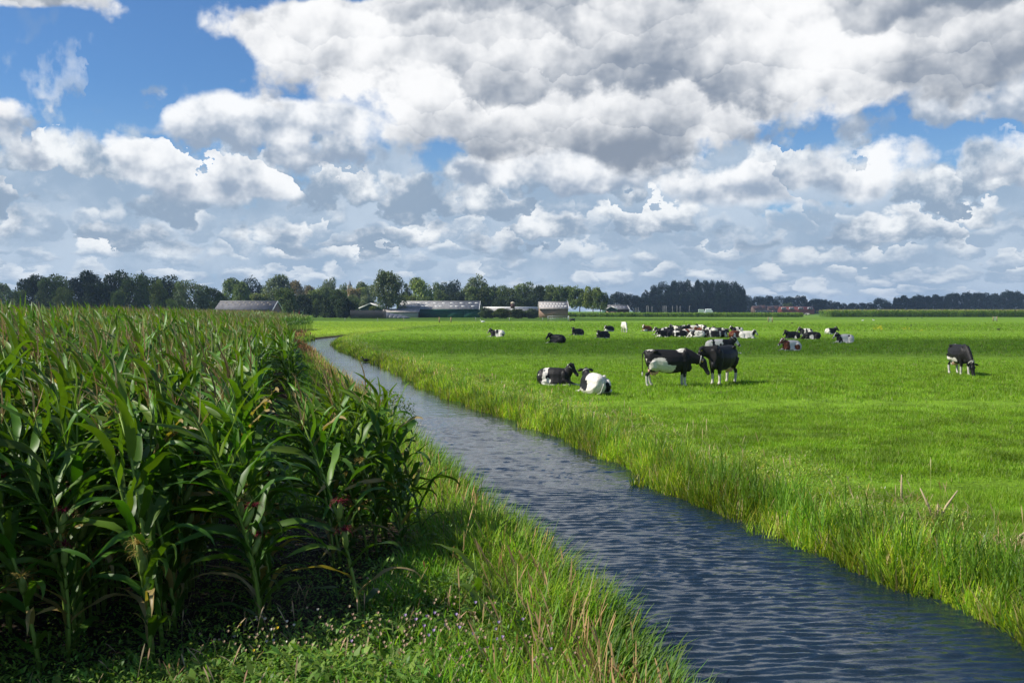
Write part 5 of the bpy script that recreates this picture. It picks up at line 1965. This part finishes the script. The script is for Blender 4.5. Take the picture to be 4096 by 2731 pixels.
def build_farm():
    def X2(x): return 1200 + x / 1.809
    def Y(y): return 1050 + y / 1.809
    r = np.random.default_rng(31)
    # first barn, half behind the corn
    sk = [(.07 + i * .105, .60, .9, .5) for i in range(9)] + [(.12 + i * .105, .82, .9, .5) for i in range(8)]
    barn('barn', 'long grey-roofed barn with white right gable, half hidden behind the corn', 'barn', 858, 1093, 1206, 1239, 350, 14, M_ROOF_D, M_BRICK, sk, simple('dull_skylight', (.30, .26, .20), .5), 'right')
    # the long barn
    sk = [(.03 + k, .78, 1.6, .9) for k in (.09, .21, .31, .41, .52, .62, .74, .85, .93)] + [(k, .34, 1.6, .9) for k in (.03, .085, .14, .19, .30, .35, .47, .52, .66, .72, .80, .92)]
    barn('barn', 'very long low barn with grey roof, pale skylights and dark teal front', 'barn', 1590, 1917, 1206, 1236, 400, 26, M_ROOF, M_TEAL, sk, None, 'right',
         front2=[(.145, .27, M_BROWNW), (.275, .60, M_TEAL), (.61, .80, M_TEAL), (.81, .99, M_TEAL)])
    lean = empty('lean_to', (*along((X2(655) + X2(800)) / 2, 392)[:2], 0))
    tag(lean, 'low lean-to with pale roof under the great poplar, left of the long barn', 'shed')
    MB().box(-6.6, 6.6, 0, 5, 0, 2.1).build('wall', M_GREYW, lean)
    MB().prismx([(-.4, 2.2), (5.3, 3.5), (5.3, 3.62), (-.4, 2.32)], -7.3, 7.3).build('roof', M_ROOF_P, lean)
    # the skylight barn
    sk = [(.12 + i * .105, .72, 1.1, .8) for i in range(8)] + [(.07 + i * .105, .34, 1.1, .8) for i in range(9)]
    barn('barn', 'shorter barn with pinkish roof in rows of skylights and brick front', 'barn', X2(1730), X2(1945), Y(287), Y(334), 395, 16, M_ROOF_P, M_BRICK, sk, None, 'both', doors=0)
    gable_shed('shed', 'green gabled shed with white verge left of the great poplar', X2(428), X2(597), Y(296), Y(330), 410, 16, M_GREENW, M_ROOF)
    # silage clamp, its heap
    o = MB()
    x0 = along(1402, 365)[0]; x1_ = along(1545, 365)[0]
    n = 34
    for i in range(n):
        a = x0 + (x1_ - x0) * i / n
        o.box(a, a + (x1_ - x0) / n * .86, 365, 365.2, 0, 3.0 + .15 * math.sin(i * 2.2))
    o.box(x0, x1_, 365.2, 365.3, 1.0, 1.3)
    tag(obj('board_fence', o.mesh('board_fence', M_DARKW)), 'dark upright board fence right of the hedge trees', 'fence')
    hp = MB()
    hx0, hx1 = along(1545, 370)[0], along(1620, 370)[0]
    for i in range(9):
        c = hx0 + (hx1 - hx0) * (i + .5) / 9
        hp.ball((c, 371 + (i % 2), .2), (2.2, 3, 2.0 - .17 * i), 12, 8)
    tag(obj('silage_heap', hp.mesh('silage_heap', M_SHEET, True)), 'silage heap under a wrinkled grey sheet, beside the board fence', 'heap')
    # low sheds between
    sh = empty('low_shed', (*along((X2(1325) + X2(1725)) / 2, 420)[:2], 0))
    tag(sh, 'long flat shed with thin white roof edge between the two skylight-roofed barns', 'shed')
    w = along(X2(1725), 420)[0] - along(X2(1325), 420)[0]
    MB().box(-w / 2, w / 2, 0, 8, 0, 2.6).build('wall', M_BROWNW, sh)
    MB().prismx([(-.4, 2.7), (8.3, 3.7), (8.3, 3.9), (-.4, 2.9)], -w / 2 - .3, w / 2 + .3).build('roof', M_ROOF, sh)
    MB().box(-w / 2 - .3, w / 2 + .3, 8.35, 8.5, 3.6, 4.5).build('fascia', M_WHITE, sh)
    # silo
    si = empty('feed_silo', (*along(X2(1539), 405)[:2], 0))
    tag(si, 'slim brown and white feed silo standing before the low shed', 'silo')
    hs = hpx(Y(283), 405)
    MB().tube([(0, 0, 1.0), (0, 0, 1.6), (0, 0, hs * .58)], [.35, .85, .85], 14).build('silo_body', M_GREYW, si, True)
    MB().tube([(0, 0, hs * .582), (0, 0, hs - .8)], .86, 14).build('silo_band', M_BROWNW, si, True)
    MB().tube([(0, 0, hs - .8), (0, 0, hs - .3), (0, 0, hs)], [.86, .8, .2], 14).build('silo_cap', M_STONE, si, True)
    for a in (.8, 2.4, 3.9, 5.5):
        MB().tube([(math.cos(a) * .7, math.sin(a) * .7, 0), (math.cos(a) * .7, math.sin(a) * .7, 1.7)], .07, 6).build('leg', M_GREYW, si)
    # barns farther right
    def X3(x): return 2300 + x / 2.352
    def Y3(y): return 1050 + y / 2.352
    gable_shed('shed', 'green gabled shed with brick foot before the taller grey-roofed barn', X3(285), X3(400), Y3(413), Y3(440), 480, 20, M_GREENW, M_ROOF_D, M_BRICK)
    sk = [(.18 + i * .16, .5, 1.2, .8) for i in range(5)]
    barn('barn', 'grey-blue roofed barn behind the green gabled shed, right of the tree row', 'barn', X3(300), X3(510), Y3(405), Y3(440), 502, 16, M_ROOF_D, M_BROWNW, sk, simple('blue_skylight', (.3, .34, .4), .3), 'right')
    # red brick building
    b = barn('brick_building', 'long red brick building with square white-framed windows far to the right', 'building', X3(1935), X3(2255), Y3(416), Y3(449), 840, 12, M_REDB, M_REDB, (), None, 'both', trim=False)
    hw = (X3(2255) - X3(1935)) / F * 840 / 2
    for fx in (.085, .315, .585, .86):
        cx = -hw + fx * 2 * hw
        wz = hpx(Y3(434), 840)
        fr = MB().box(cx - 1.9, cx + 1.9, -.8, 1.2, wz - .5, wz + 1.1).build('window', M_WHITE, b)
        adopt(fr, obj('pane', MB().box(cx - 1.6, cx - .1, -.88, -.82, wz - .25, wz + .85).box(cx + .1, cx + 1.6, -.88, -.82, wz - .25, wz + .85).mesh('pane', M_WIN), fr))
    # houses left of it
    hs_ = [(1675, 1760, 410, 430, 'first'), (1745, 1812, 404, 428, 'second'), (1815, 1880, 412, 432, 'third'), (1870, 1932, 408, 434, 'fourth')]
    for i, (a, b_, t, e, nm) in enumerate(hs_):
        h = barn('house', nm + ' brown-roofed house in the row left of the red brick building', 'house', X3(a), X3(b_), Y3(t), Y3(e), 860 + 8 * i, 10, M_TILE, M_BRICK, (), None, 'both', trim=False)
        h['group'] = 'houses beside the red brick building'
        w = (X3(b_) - X3(a)) / F * 860 / 2
        for k in (-.5, .1, .6):
            f = MB().box(w * k, w * k + 1.6, .02, .10, 1.2, 2.8).build('window', M_WHITE, h)
            adopt(f, obj('pane', MB().box(w * k + .15, w * k + 1.45, -.02, .015, 1.35, 2.65).mesh('pane', M_WIN), f))
        MB().box(w * .3, w * .3 + .8, 4.6, 5.4, 5, hpx(Y3(t - 5), 865)).build('chimney', M_BRICK, h)
    # church spire behind the trees
    c = empty('church_tower', (*along(1400.5, 900)[:2], 0))
    tag(c, 'pale church tower with dark pointed spire above the trees', 'church tower')
    z0, z1, zt = hpx(1158, 900), hpx(1143, 900), hpx(1122, 900)
    MB().box(-2.6, 2.6, -2.6, 2.6, 0, z0).build('tower_shaft', M_BRICK, c)
    bel = MB()
    for sx in (-1, 1):
        for sy in (-1, 1):
            bel.box(sx * 1.55 - .35, sx * 1.55 + .35, sy * 1.55 - .35, sy * 1.55 + .35, z0, z1)
    bel.box(-1.1, 1.1, -1.1, 1.1, z0 + .01, z1 - .01).box(-2.0, 2.0, -2.0, 2.0, z1, z1 + .35)
    bel.build('belfry', M_STONE, c)
    MB().tube([(0, 0, z1 + .35), (0, 0, z1 + 1.4), (0, 0, zt)], [1.9, 1.0, .08], 8).build('spire', M_LEAD, c)
    # wrapped bales
    GB = 'wrapped bales stacked before the dark wood'
    D = 640
    s = 0
    base_u = 2792
    sz = F / D
    ln = ['lowest', 'second', 'third', 'fourth', 'topmost']
    cn = ['leftmost', 'second', 'third', 'fourth', 'fifth', 'sixth', 'seventh']
    for lay in range(3):
        for k in range(3):
            p = along(base_u + 5 + k * 8, D)
            o = MB().tube([(0, -.6, .68), (0, -.55, .68), (0, .55, .68), (0, .6, .68)], [.5, .68, .68, .5], 12).mesh('wrapped_bale', M_FOIL, True)
            b_ = obj('wrapped_bale', o, None, (p[0], p[1], lay * 1.22))
            tag(b_, 'pale green wrapped bale, %s layer, %s column of the darker stack' % (ln[lay], cn[k]), 'bale', GB)
    for lay in range(4):
        cnt = 6 - (lay > 1) - (lay > 2)
        for k in range(cnt):
            p = along(2817 + 3.5 * lay * .5 + k * 6.2 + (2 if lay > 1 else 0), D - 2)
            o = MB().tube([(0, -.6, .55), (0, -.5, .55), (0, .5, .55), (0, .6, .55)], [.42, .56, .56, .42], 12).mesh('wrapped_bale', M_FOILW, True)
            tag(obj('wrapped_bale', o, None, (p[0], p[1], lay * .98)), 'white wrapped bale, %s layer, %s column of the whiter stack' % (ln[lay], cn[k]), 'bale', GB)
    # poles
    GP = 'thin poles standing before the dark wood'
    for i, (x, t) in enumerate([(513, 425), (573, 428), (594, 425), (675, 407), (690, 410), (724, 412), (828, 408), (845, 405), (858, 410), (916, 408), (959, 408), (988, 408), (1075, 408)]):
        D_ = 690
        u = X3(x)
        h = hpx(Y3(t), D_)
        p = along(u, D_)
        root = empty('pole', (p[0], p[1], 0))
        tag(root, '%s thin grey pole from the left before the dark wood' % (['first', 'second', 'third', 'fourth', 'fifth', 'sixth', 'seventh', 'eighth', 'ninth', 'tenth', 'eleventh', 'twelfth', 'last'][i]), 'pole', GP)
        MB().tube([(0, 0, 0), (0, 0, h * .5), (0, 0, h)], [.16, .13, .11], 8).build('shaft', M_GREYW, root)
        if i in (3, 12):
            MB().tube([(0, 0, h), (.9, 0, h + .15)], [.09, .14], 6).build('lamp_head', M_GREYW, root)
        else:
            MB().ball((0, 0, h), .15, 8, 6).build('cap', M_GREYW, root)
    # low far fence line before the wood
    f = MB()
    xa, xb = along(2480, 680)[0], along(2760, 680)[0]
    for i in range(40):
        f.box(xa + (xb - xa) * i / 39 - .08, xa + (xb - xa) * i / 39 + .08, 680, 680.16, 0, 1.3)
    f.box(xa, xb, 680.17, 680.22, 1.1, 1.25).box(xa, xb, 680.17, 680.22, .6, .72)
    tag(obj('far_fence', f.mesh('far_fence', M_GREYW)), 'low pale fence line at the foot of the thin poles', 'fence')
    # tractor far away
    t = empty('tractor', (*along(X3(1850), 620)[:2], 0))
    tag(t, 'small red tractor far off among the distant cows', 'tractor')
    MB().box(-1.9, .2, -.5, .5, .9, 1.6).build('bonnet', M_RED, t)
    cab = MB().box(.1, 1.5, -.7, .7, 1.0, 1.5).box(.15, 1.45, -.75, .75, 2.55, 2.7).build('cab', M_RED, t)
    adopt(cab, obj('pane', MB().box(.2, 1.4, -.65, .65, 1.51, 2.54).mesh('pane', M_WIN), cab))
    for (x, rr) in ((-1.5, .5), (.9, .85)):
        for sy in (-.9, .9):
            w = MB().tube([(x, sy - .2, rr), (x, sy + .2, rr)], rr, 14).build('wheel', M_RUBBER, t)
            adopt(w, obj('rim', MB().tube([(x, sy - .23, rr), (x, sy + .23, rr)], rr * .5, 10).mesh('rim', M_RED), w))
    # folded red hay machine and the red cart beside it
    m = empty('hay_tedder', (*along(1186, 300)[:2], 0))
    tag(m, 'red hay machine with its arms folded up, at the field edge beside the barn', 'farm machine')
    for s_ in (-1, 1):
        MB().tube([(s_ * .35, 0, .5), (s_ * .75, 0, 1.3), (s_ * .85, 0, 2.3)], .07, 6).tube([(s_ * .85, 0, 2.3), (s_ * .35, 0, 1.6)], .05, 6).build('arm', M_RED, m)
        for z in (1.0, 1.75, 2.5):
            ring = MB()
            for k in range(8):
                a = k * math.pi / 4
                ring.tube([(s_ * .8, 0, z), (s_ * .8 + .05, math.cos(a) * .4, z + math.sin(a) * .4)], .03, 4)
            ring.tube([(s_ * .76, 0, z), (s_ * .86, 0, z)], .14, 8)
            ring.build('rotor', M_RED, m)
    MB().box(-.5, .5, -.3, .3, .45, .75).build('frame', M_RED, m)
    for s_ in (-.45, .45):
        w = MB().tube([(s_ - .1, -.1, .35), (s_ + .1, -.1, .35)], .35, 12).build('wheel', M_RUBBER, m)
        adopt(w, obj('rim', MB().tube([(s_ - .12, -.1, .35), (s_ + .12, -.1, .35)], .18, 10).mesh('rim', M_WHITE), w))
    c2 = empty('cart', (*along(1144, 300)[:2], 0))
    tag(c2, 'small low red cart left of the folded hay machine', 'cart')
    MB().prism([(-.55, .35), (.5, .35), (.55, .75), (-.2, .95), (-.6, .7)], -.3, .3).build('box', M_RED, c2)
    for s_ in (-.3, .3):
        MB().tube([(s_, -.38, .25), (s_, -.30, .25)], .25, 12).build('wheel', M_RUBBER, c2)
    # gate with rails, by the pasture's far edge
    g = empty('field_gate', (*at(2232, 1287)[:2], 0))
    tag(g, 'wide galvanised gate pen at the far edge of the pasture', 'gate')
    hw = 2.55
    for sx in (-hw, hw):
        MB().tube([(sx, 0, 0), (sx, 0, 1.5)], .06, 8).build('post', M_METAL, g)
    MB().tube([(hw + .25, .8, 0), (hw + .25, .8, 1.6)], .07, 8).build('post', M_METAL, g)
    for z in (.35, .75, 1.15, 1.42):
        MB().tube([(-hw, 0, z), (hw, 0, z)], .022, 6).build('rail', M_METAL, g)
    for z in (.9, 1.5):
        MB().tube([(-hw, 1.6, z), (hw + .2, 1.6, z)], .035, 6).build('rail', M_METAL, g)
    for a in (-1.5, -.8, 1.3, 1.8):
        MB().tube([(a, .1, .05), (a + .15, .1, 1.2)], .03, 6).build('brace', M_METAL, g)
    tr = empty('water_trough', (*at(2290, 1286)[:2], 0))
    tag(tr, 'dark cattle drinking trough with a short post, right of the gate pen', 'trough')
    MB().prism([(-.5, .25), (.5, .25), (.75, .8), (-.75, .8)], -.35, .35).build('basin', M_DARKW, tr)
    MB().box(-.6, -.45, -.3, .3, 0, .25).box(.45, .6, -.3, .3, 0, .25).build('foot', M_DARKW, tr)
    MB().tube([(-.7, .2, 0), (-.7, .2, 1.3)], .05, 6).build('post', M_WOOD, tr)
    # posts
    for i, (u, v, tpx, thick, m_) in enumerate([(1380, 1287, 1273, .05, M_GREYW), (1511, 1287, 1273, .05, M_GREYW), (1615, 1286, 1274, .05, M_WOOD), (1757, 1290, 1270, .13, M_WOOD), (1804, 1290, 1270, .13, M_WOOD), (1903, 1286, 1271, .05, M_GREYW), (2038, 1286, 1273, .05, M_GREYW), (2170, 1286, 1272, .05, M_GREYW)]):
        p = at(u, v)
        h = hpx(tpx, p[1])
        root = empty('fence_post', (p[0], p[1], 0))
        labs = ['first thin grey fence post from the left, beyond the mown field', 'second thin grey fence post, left of the rusty one', 'thin brown fence post with orange cap', 'left one of two thick wooden posts', 'right one of two thick wooden posts', 'thin grey post right of the thick pair', 'thin grey post between the thick pair and the gate', 'thin grey post beside the gate pen']
        tag(root, labs[i], 'post', 'fence posts at the far edge of the pasture')
        MB().tube([(0, 0, 0), (.01, 0, h)], thick, 8).build('shaft', m_, root)
        MB().tube([(.01, 0, h + .002), (.01, 0, h + .09)], thick * 1.15, 8).build('cap', M_WHITE if i < 3 or i > 4 else M_WOOD, root)
    # two small mesh gates out on the meadow
    for i, (u, v) in enumerate(((3081, 1290), (3980, 1286))):
        p = at(u, v)
        g = empty('small_gate', (p[0], p[1], 0))
        tag(g, ['small white mesh gate between two posts near the resting cows', 'small white mesh gate between two posts at the far right'][i], 'gate', 'small gates on the meadow')
        for sx in (-.5, .5):
            MB().tube([(sx, 0, 0), (sx, 0, 1.3)], .09, 8).build('post', M_WOOD, g)
        pn = MB()
        for z in (.25, .45, .65, .85, 1.15): pn.box(-.40, .40, -.02, .02, z - .03, z + .03)
        for x in (-.38, -.12, .14, .38): pn.box(x - .025, x + .025, .022, .05, .2, 1.2)
        pn.build('panel', M_WHITE, g)
    # birds
    def bird(name, label, cat, p, s_, body, head, hd, beak=None, grp=None, water=False):
        root = empty(name, p, hd)
        tag(root, label, cat, grp)
        mb = MB().ball((0, 0, .10 * s_), (.17 * s_, .085 * s_, .085 * s_), 12, 8).ball((-.17 * s_, 0, .12 * s_), (.07 * s_, .04 * s_, .03 * s_), 8, 6)
        mb.tube([(.12 * s_, 0, .13 * s_), (.17 * s_, 0, .2 * s_), (.18 * s_, 0, .25 * s_)], [.045 * s_, .03 * s_, .03 * s_], 8).ball((.195 * s_, 0, .26 * s_), (.045 * s_, .032 * s_, .035 * s_), 8, 6)
        mb.build('body', body, root, True)
        MB().tube([(.22 * s_, 0, .262 * s_), (.29 * s_, 0, .25 * s_)], [.016 * s_, .004 * s_], 6).build('beak', beak or head, root)
        if not water:
            for sy in (-.03, .03):
                MB().tube([(0, sy * s_, .05 * s_), (0, sy * s_, 0)], .008 * s_, 4).build('leg', M_DARKW, root)
        return root
    GO = 'coots swimming on the river'
    for i, (u, v) in enumerate(((1464, 1447), (1243, 1434))):
        q = at(u, v, WATER)
        bird('coot', ['black coot with white beak swimming in the middle of the river', 'black coot swimming close to the left reeds farther up'][i], 'bird', (q[0], q[1], WATER + .0), 1.15, M_RUBBER, M_WHITE, math.pi, M_WHITE, GO, True)
    q = at(1931, 1291)
    bird('goose', 'white goose resting in the grass left of the gate pen', 'bird', (q[0], q[1], 0), 2.6, M_WHITE, M_WOOD, math.pi, M_WOOD)
    for i, (u, v) in enumerate(((3451, 1284), (3494, 1283))):
        q = at(u, v)
        bird('gull', ['left white gull standing on the far meadow', 'right white gull standing on the far meadow'][i], 'bird', (q[0], q[1], 0), 1.7, M_WHITE, M_WOOD, math.pi * i, M_WOOD, 'gulls on the far meadow')
    for i, (u, v) in enumerate(((2606, 1297), (2736, 1289), (3631, 1276), (3688, 1273), (3644, 1304), (3994, 1320), (3168, 1294), (3304, 1296))):
        q = at(u, v)
        bird('crow', 'black bird standing in the grass, %s' % ['above the brown cow left of the herd', 'above the big herd', 'left of the two farthest birds', 'right of the two farthest birds', 'below the two farthest birds', 'at the far right of the meadow', 'right of the small mesh gate', 'above the cows of the right-hand group'][i], 'bird', (q[0], q[1], 0), 1.2, M_RUBBER, M_RUBBER, i * 1.1, None, 'black birds on the meadow')
    # a person working before the long barn
    # broken dry stalks on the right bank
    rr2 = np.random.default_rng(66)
    M_STALKD = simple('dead_stalk', (0.42, 0.33, 0.20), .8)
    for i, (u, v, sticks) in enumerate(((3607, 2010, [(.0, .02, .42)]), (3745, 2090, [(-.22, .0, .46), (.02, .0, .25), (.30, .05, .42)]), (4040, 2180, [(.35, .1, .22), (.42, .05, .12)]))):
        q = at(u, v)
        root = empty('dry_reed_stub', (q[0], q[1], float(ground_z(q[0], q[1]))))
        tag(root, ['single pale upright broken reed stalk on the right bank', 'three pale broken reed stalks spread like a fan on the right bank', 'pale fallen reed stalks at the right edge of the photograph'][i], 'reed stalks', 'dead broken reed stalks on the right bank')
        n = 70
        b_ = np.stack([rr2.normal(.05, .17, n), rr2.normal(0, .14, n), rr2.uniform(0, .06, n)], 1)
        v_, q_, c_ = ribbons(b_, rr2.uniform(0, 6.28, n), rr2.uniform(-.1, .8, n), rr2.uniform(0, 1, n), rr2.uniform(.12, .32, n), .014, 3, hsv_jit((0.34, 0.26, 0.15), n, .35, .1, rr2))
        part('dead_leaves', mesh_np('dead_leaves', v_, [q_], c_, [M_DRY]), root)
        for (dx_, dy_, h) in sticks:
            MB().tube([(0, 0, -.05), (dx_ * .5, dy_, h * .5), (dx_, dy_, h)], [.018, .016, .008], 6).build('stalk', M_STALKD, root)
    # nettle bush at the left waterline
    r = np.random.default_rng(55)
    for (D, off, hh, ww, nm, lab) in ((24.5, -.35, 1.05, .75, 'nettle_bush', 'leafy green nettle bush growing at the left waterline behind the leaning corn'), (38, 5.6, .40, .35, 'dock_plant', 'loose weeds with tan seed heads on the right bank near the lying cows')):
        x = float(XL(D)) + off if off < 2 else float(XR(D)) + 1.4
        n = 900 if off < 2 else 260
        root = empty(nm, (x, D, float(ground_z(x, D))))
        tag(root, lab, 'plant')
        p = r.normal(0, 1, (n, 3)); p /= np.linalg.norm(p, axis=1, keepdims=True)
        p = p * (r.uniform(.3, 1, (n, 1)) ** .5) * (ww, ww, hh * .55) + (0, 0, hh * .52)
        v, q_, c = ribbons(p, r.uniform(0, 6.28, n), r.uniform(-.6, .9, n), r.uniform(0, 1, n), r.uniform(.07, .14, n), .045, 2, hsv_jit((0.085, 0.17, 0.035) if off < 2 else (.22, .32, .06), n, .3, .2, r), prof='oval')
        part('leaves', mesh_np('leaves', v, [q_], c, [M_WEED]), root)
        n = 26
        b = np.stack([r.normal(0, ww * .3, n), r.normal(0, ww * .3, n), np.zeros(n)], 1)
        v, q_, c = ribbons(b, r.uniform(0, 6.28, n), 1.4, .2, hh * r.uniform(.8, 1.1, n), .015, 5, hsv_jit((0.3, 0.25, 0.12), n, .2, .1, r), prof='head')
        part('stems', mesh_np('stems', v, [q_], c, [M_WEED]), root)


# ------------------------------------------------------------------ clouds that shade parts of the land (they stand outside the view)
def cloud_mat():
    m, o = new_mat('cloud_vapour')
    d = S.nt.nodes.new('ShaderNodeBsdfDiffuse')
    d.inputs['Color'].default_value = (.9, .9, .92, 1)
    t = S.nt.nodes.new('ShaderNodeBsdfTransparent')
    mx = S.nt.nodes.new('ShaderNodeMixShader')
    mx.inputs[0].default_value = .42
    S.nt.links.new(t.outputs[0], mx.inputs[1]); S.nt.links.new(d.outputs[0], mx.inputs[2])
    done(o, mx)
    return m


def build_clouds():
    M_CL = cloud_mat()
    r = np.random.default_rng(88)
    H = 1400.0
    off = sun_dir * (H / sun_dir.z)
    spots = [(28, 74, 75, 25, 'small low cloud shading the middle of the pasture'), (130, 105, 60, 30, 'low cloud shading the right side of the pasture'),
             (-20, 330, 120, 62, 'long low cloud shading the far meadows'), (-155, 440, 95, 70, 'low cloud shading the dark left grove'),
             (200, 850, 170, 150, 'wide low cloud shading the dense wood'), (500, 1050, 330, 190, 'widest low cloud, shading the far right tree line')]
    for (x, y, rx, ry, lab) in spots:
        mb = MB()
        n = 16
        for k in range(n):
            a = r.uniform(0, 6.28); d = r.uniform(0, .75) ** .7
            s_ = r.uniform(.3, .5)
            mb.ball((math.cos(a) * d * rx, math.sin(a) * d * ry, r.uniform(0, 6)), (rx * s_, ry * s_, min(rx, ry) * .25), 14, 8)
        me = remesh(mb, max(rx, ry) / 26)
        o = obj('cloud', mesh_np('cloud', me[0], me[1], None, [M_CL]), None, (x + off.x, y + off.y, H))
        tag(o, lab, 'cloud', 'clouds out of view that shade the land')


build_trees()
build_farm()
build_clouds()


def build_haze():
    m = bpy.data.materials.new('haze_air')
    m.use_nodes = True
    nt = m.node_tree
    nt.nodes.clear()
    o = nt.nodes.new('ShaderNodeOutputMaterial')
    v = nt.nodes.new('ShaderNodeVolumePrincipled')
    v.inputs['Color'].default_value = (0.50, 0.72, 1.0, 1)
    v.inputs['Density'].default_value = 0.00013
    v.inputs['Anisotropy'].default_value = 0.1
    nt.links.new(v.outputs[0], o.inputs['Volume'])
    mb = MB().box(-4900, 4900, -300, 5150, -3.0, 75.0)
    tag(obj('haze', mb.mesh('haze', m)), 'thin blue air over the flat land', 'haze', None, 'stuff')


build_haze()
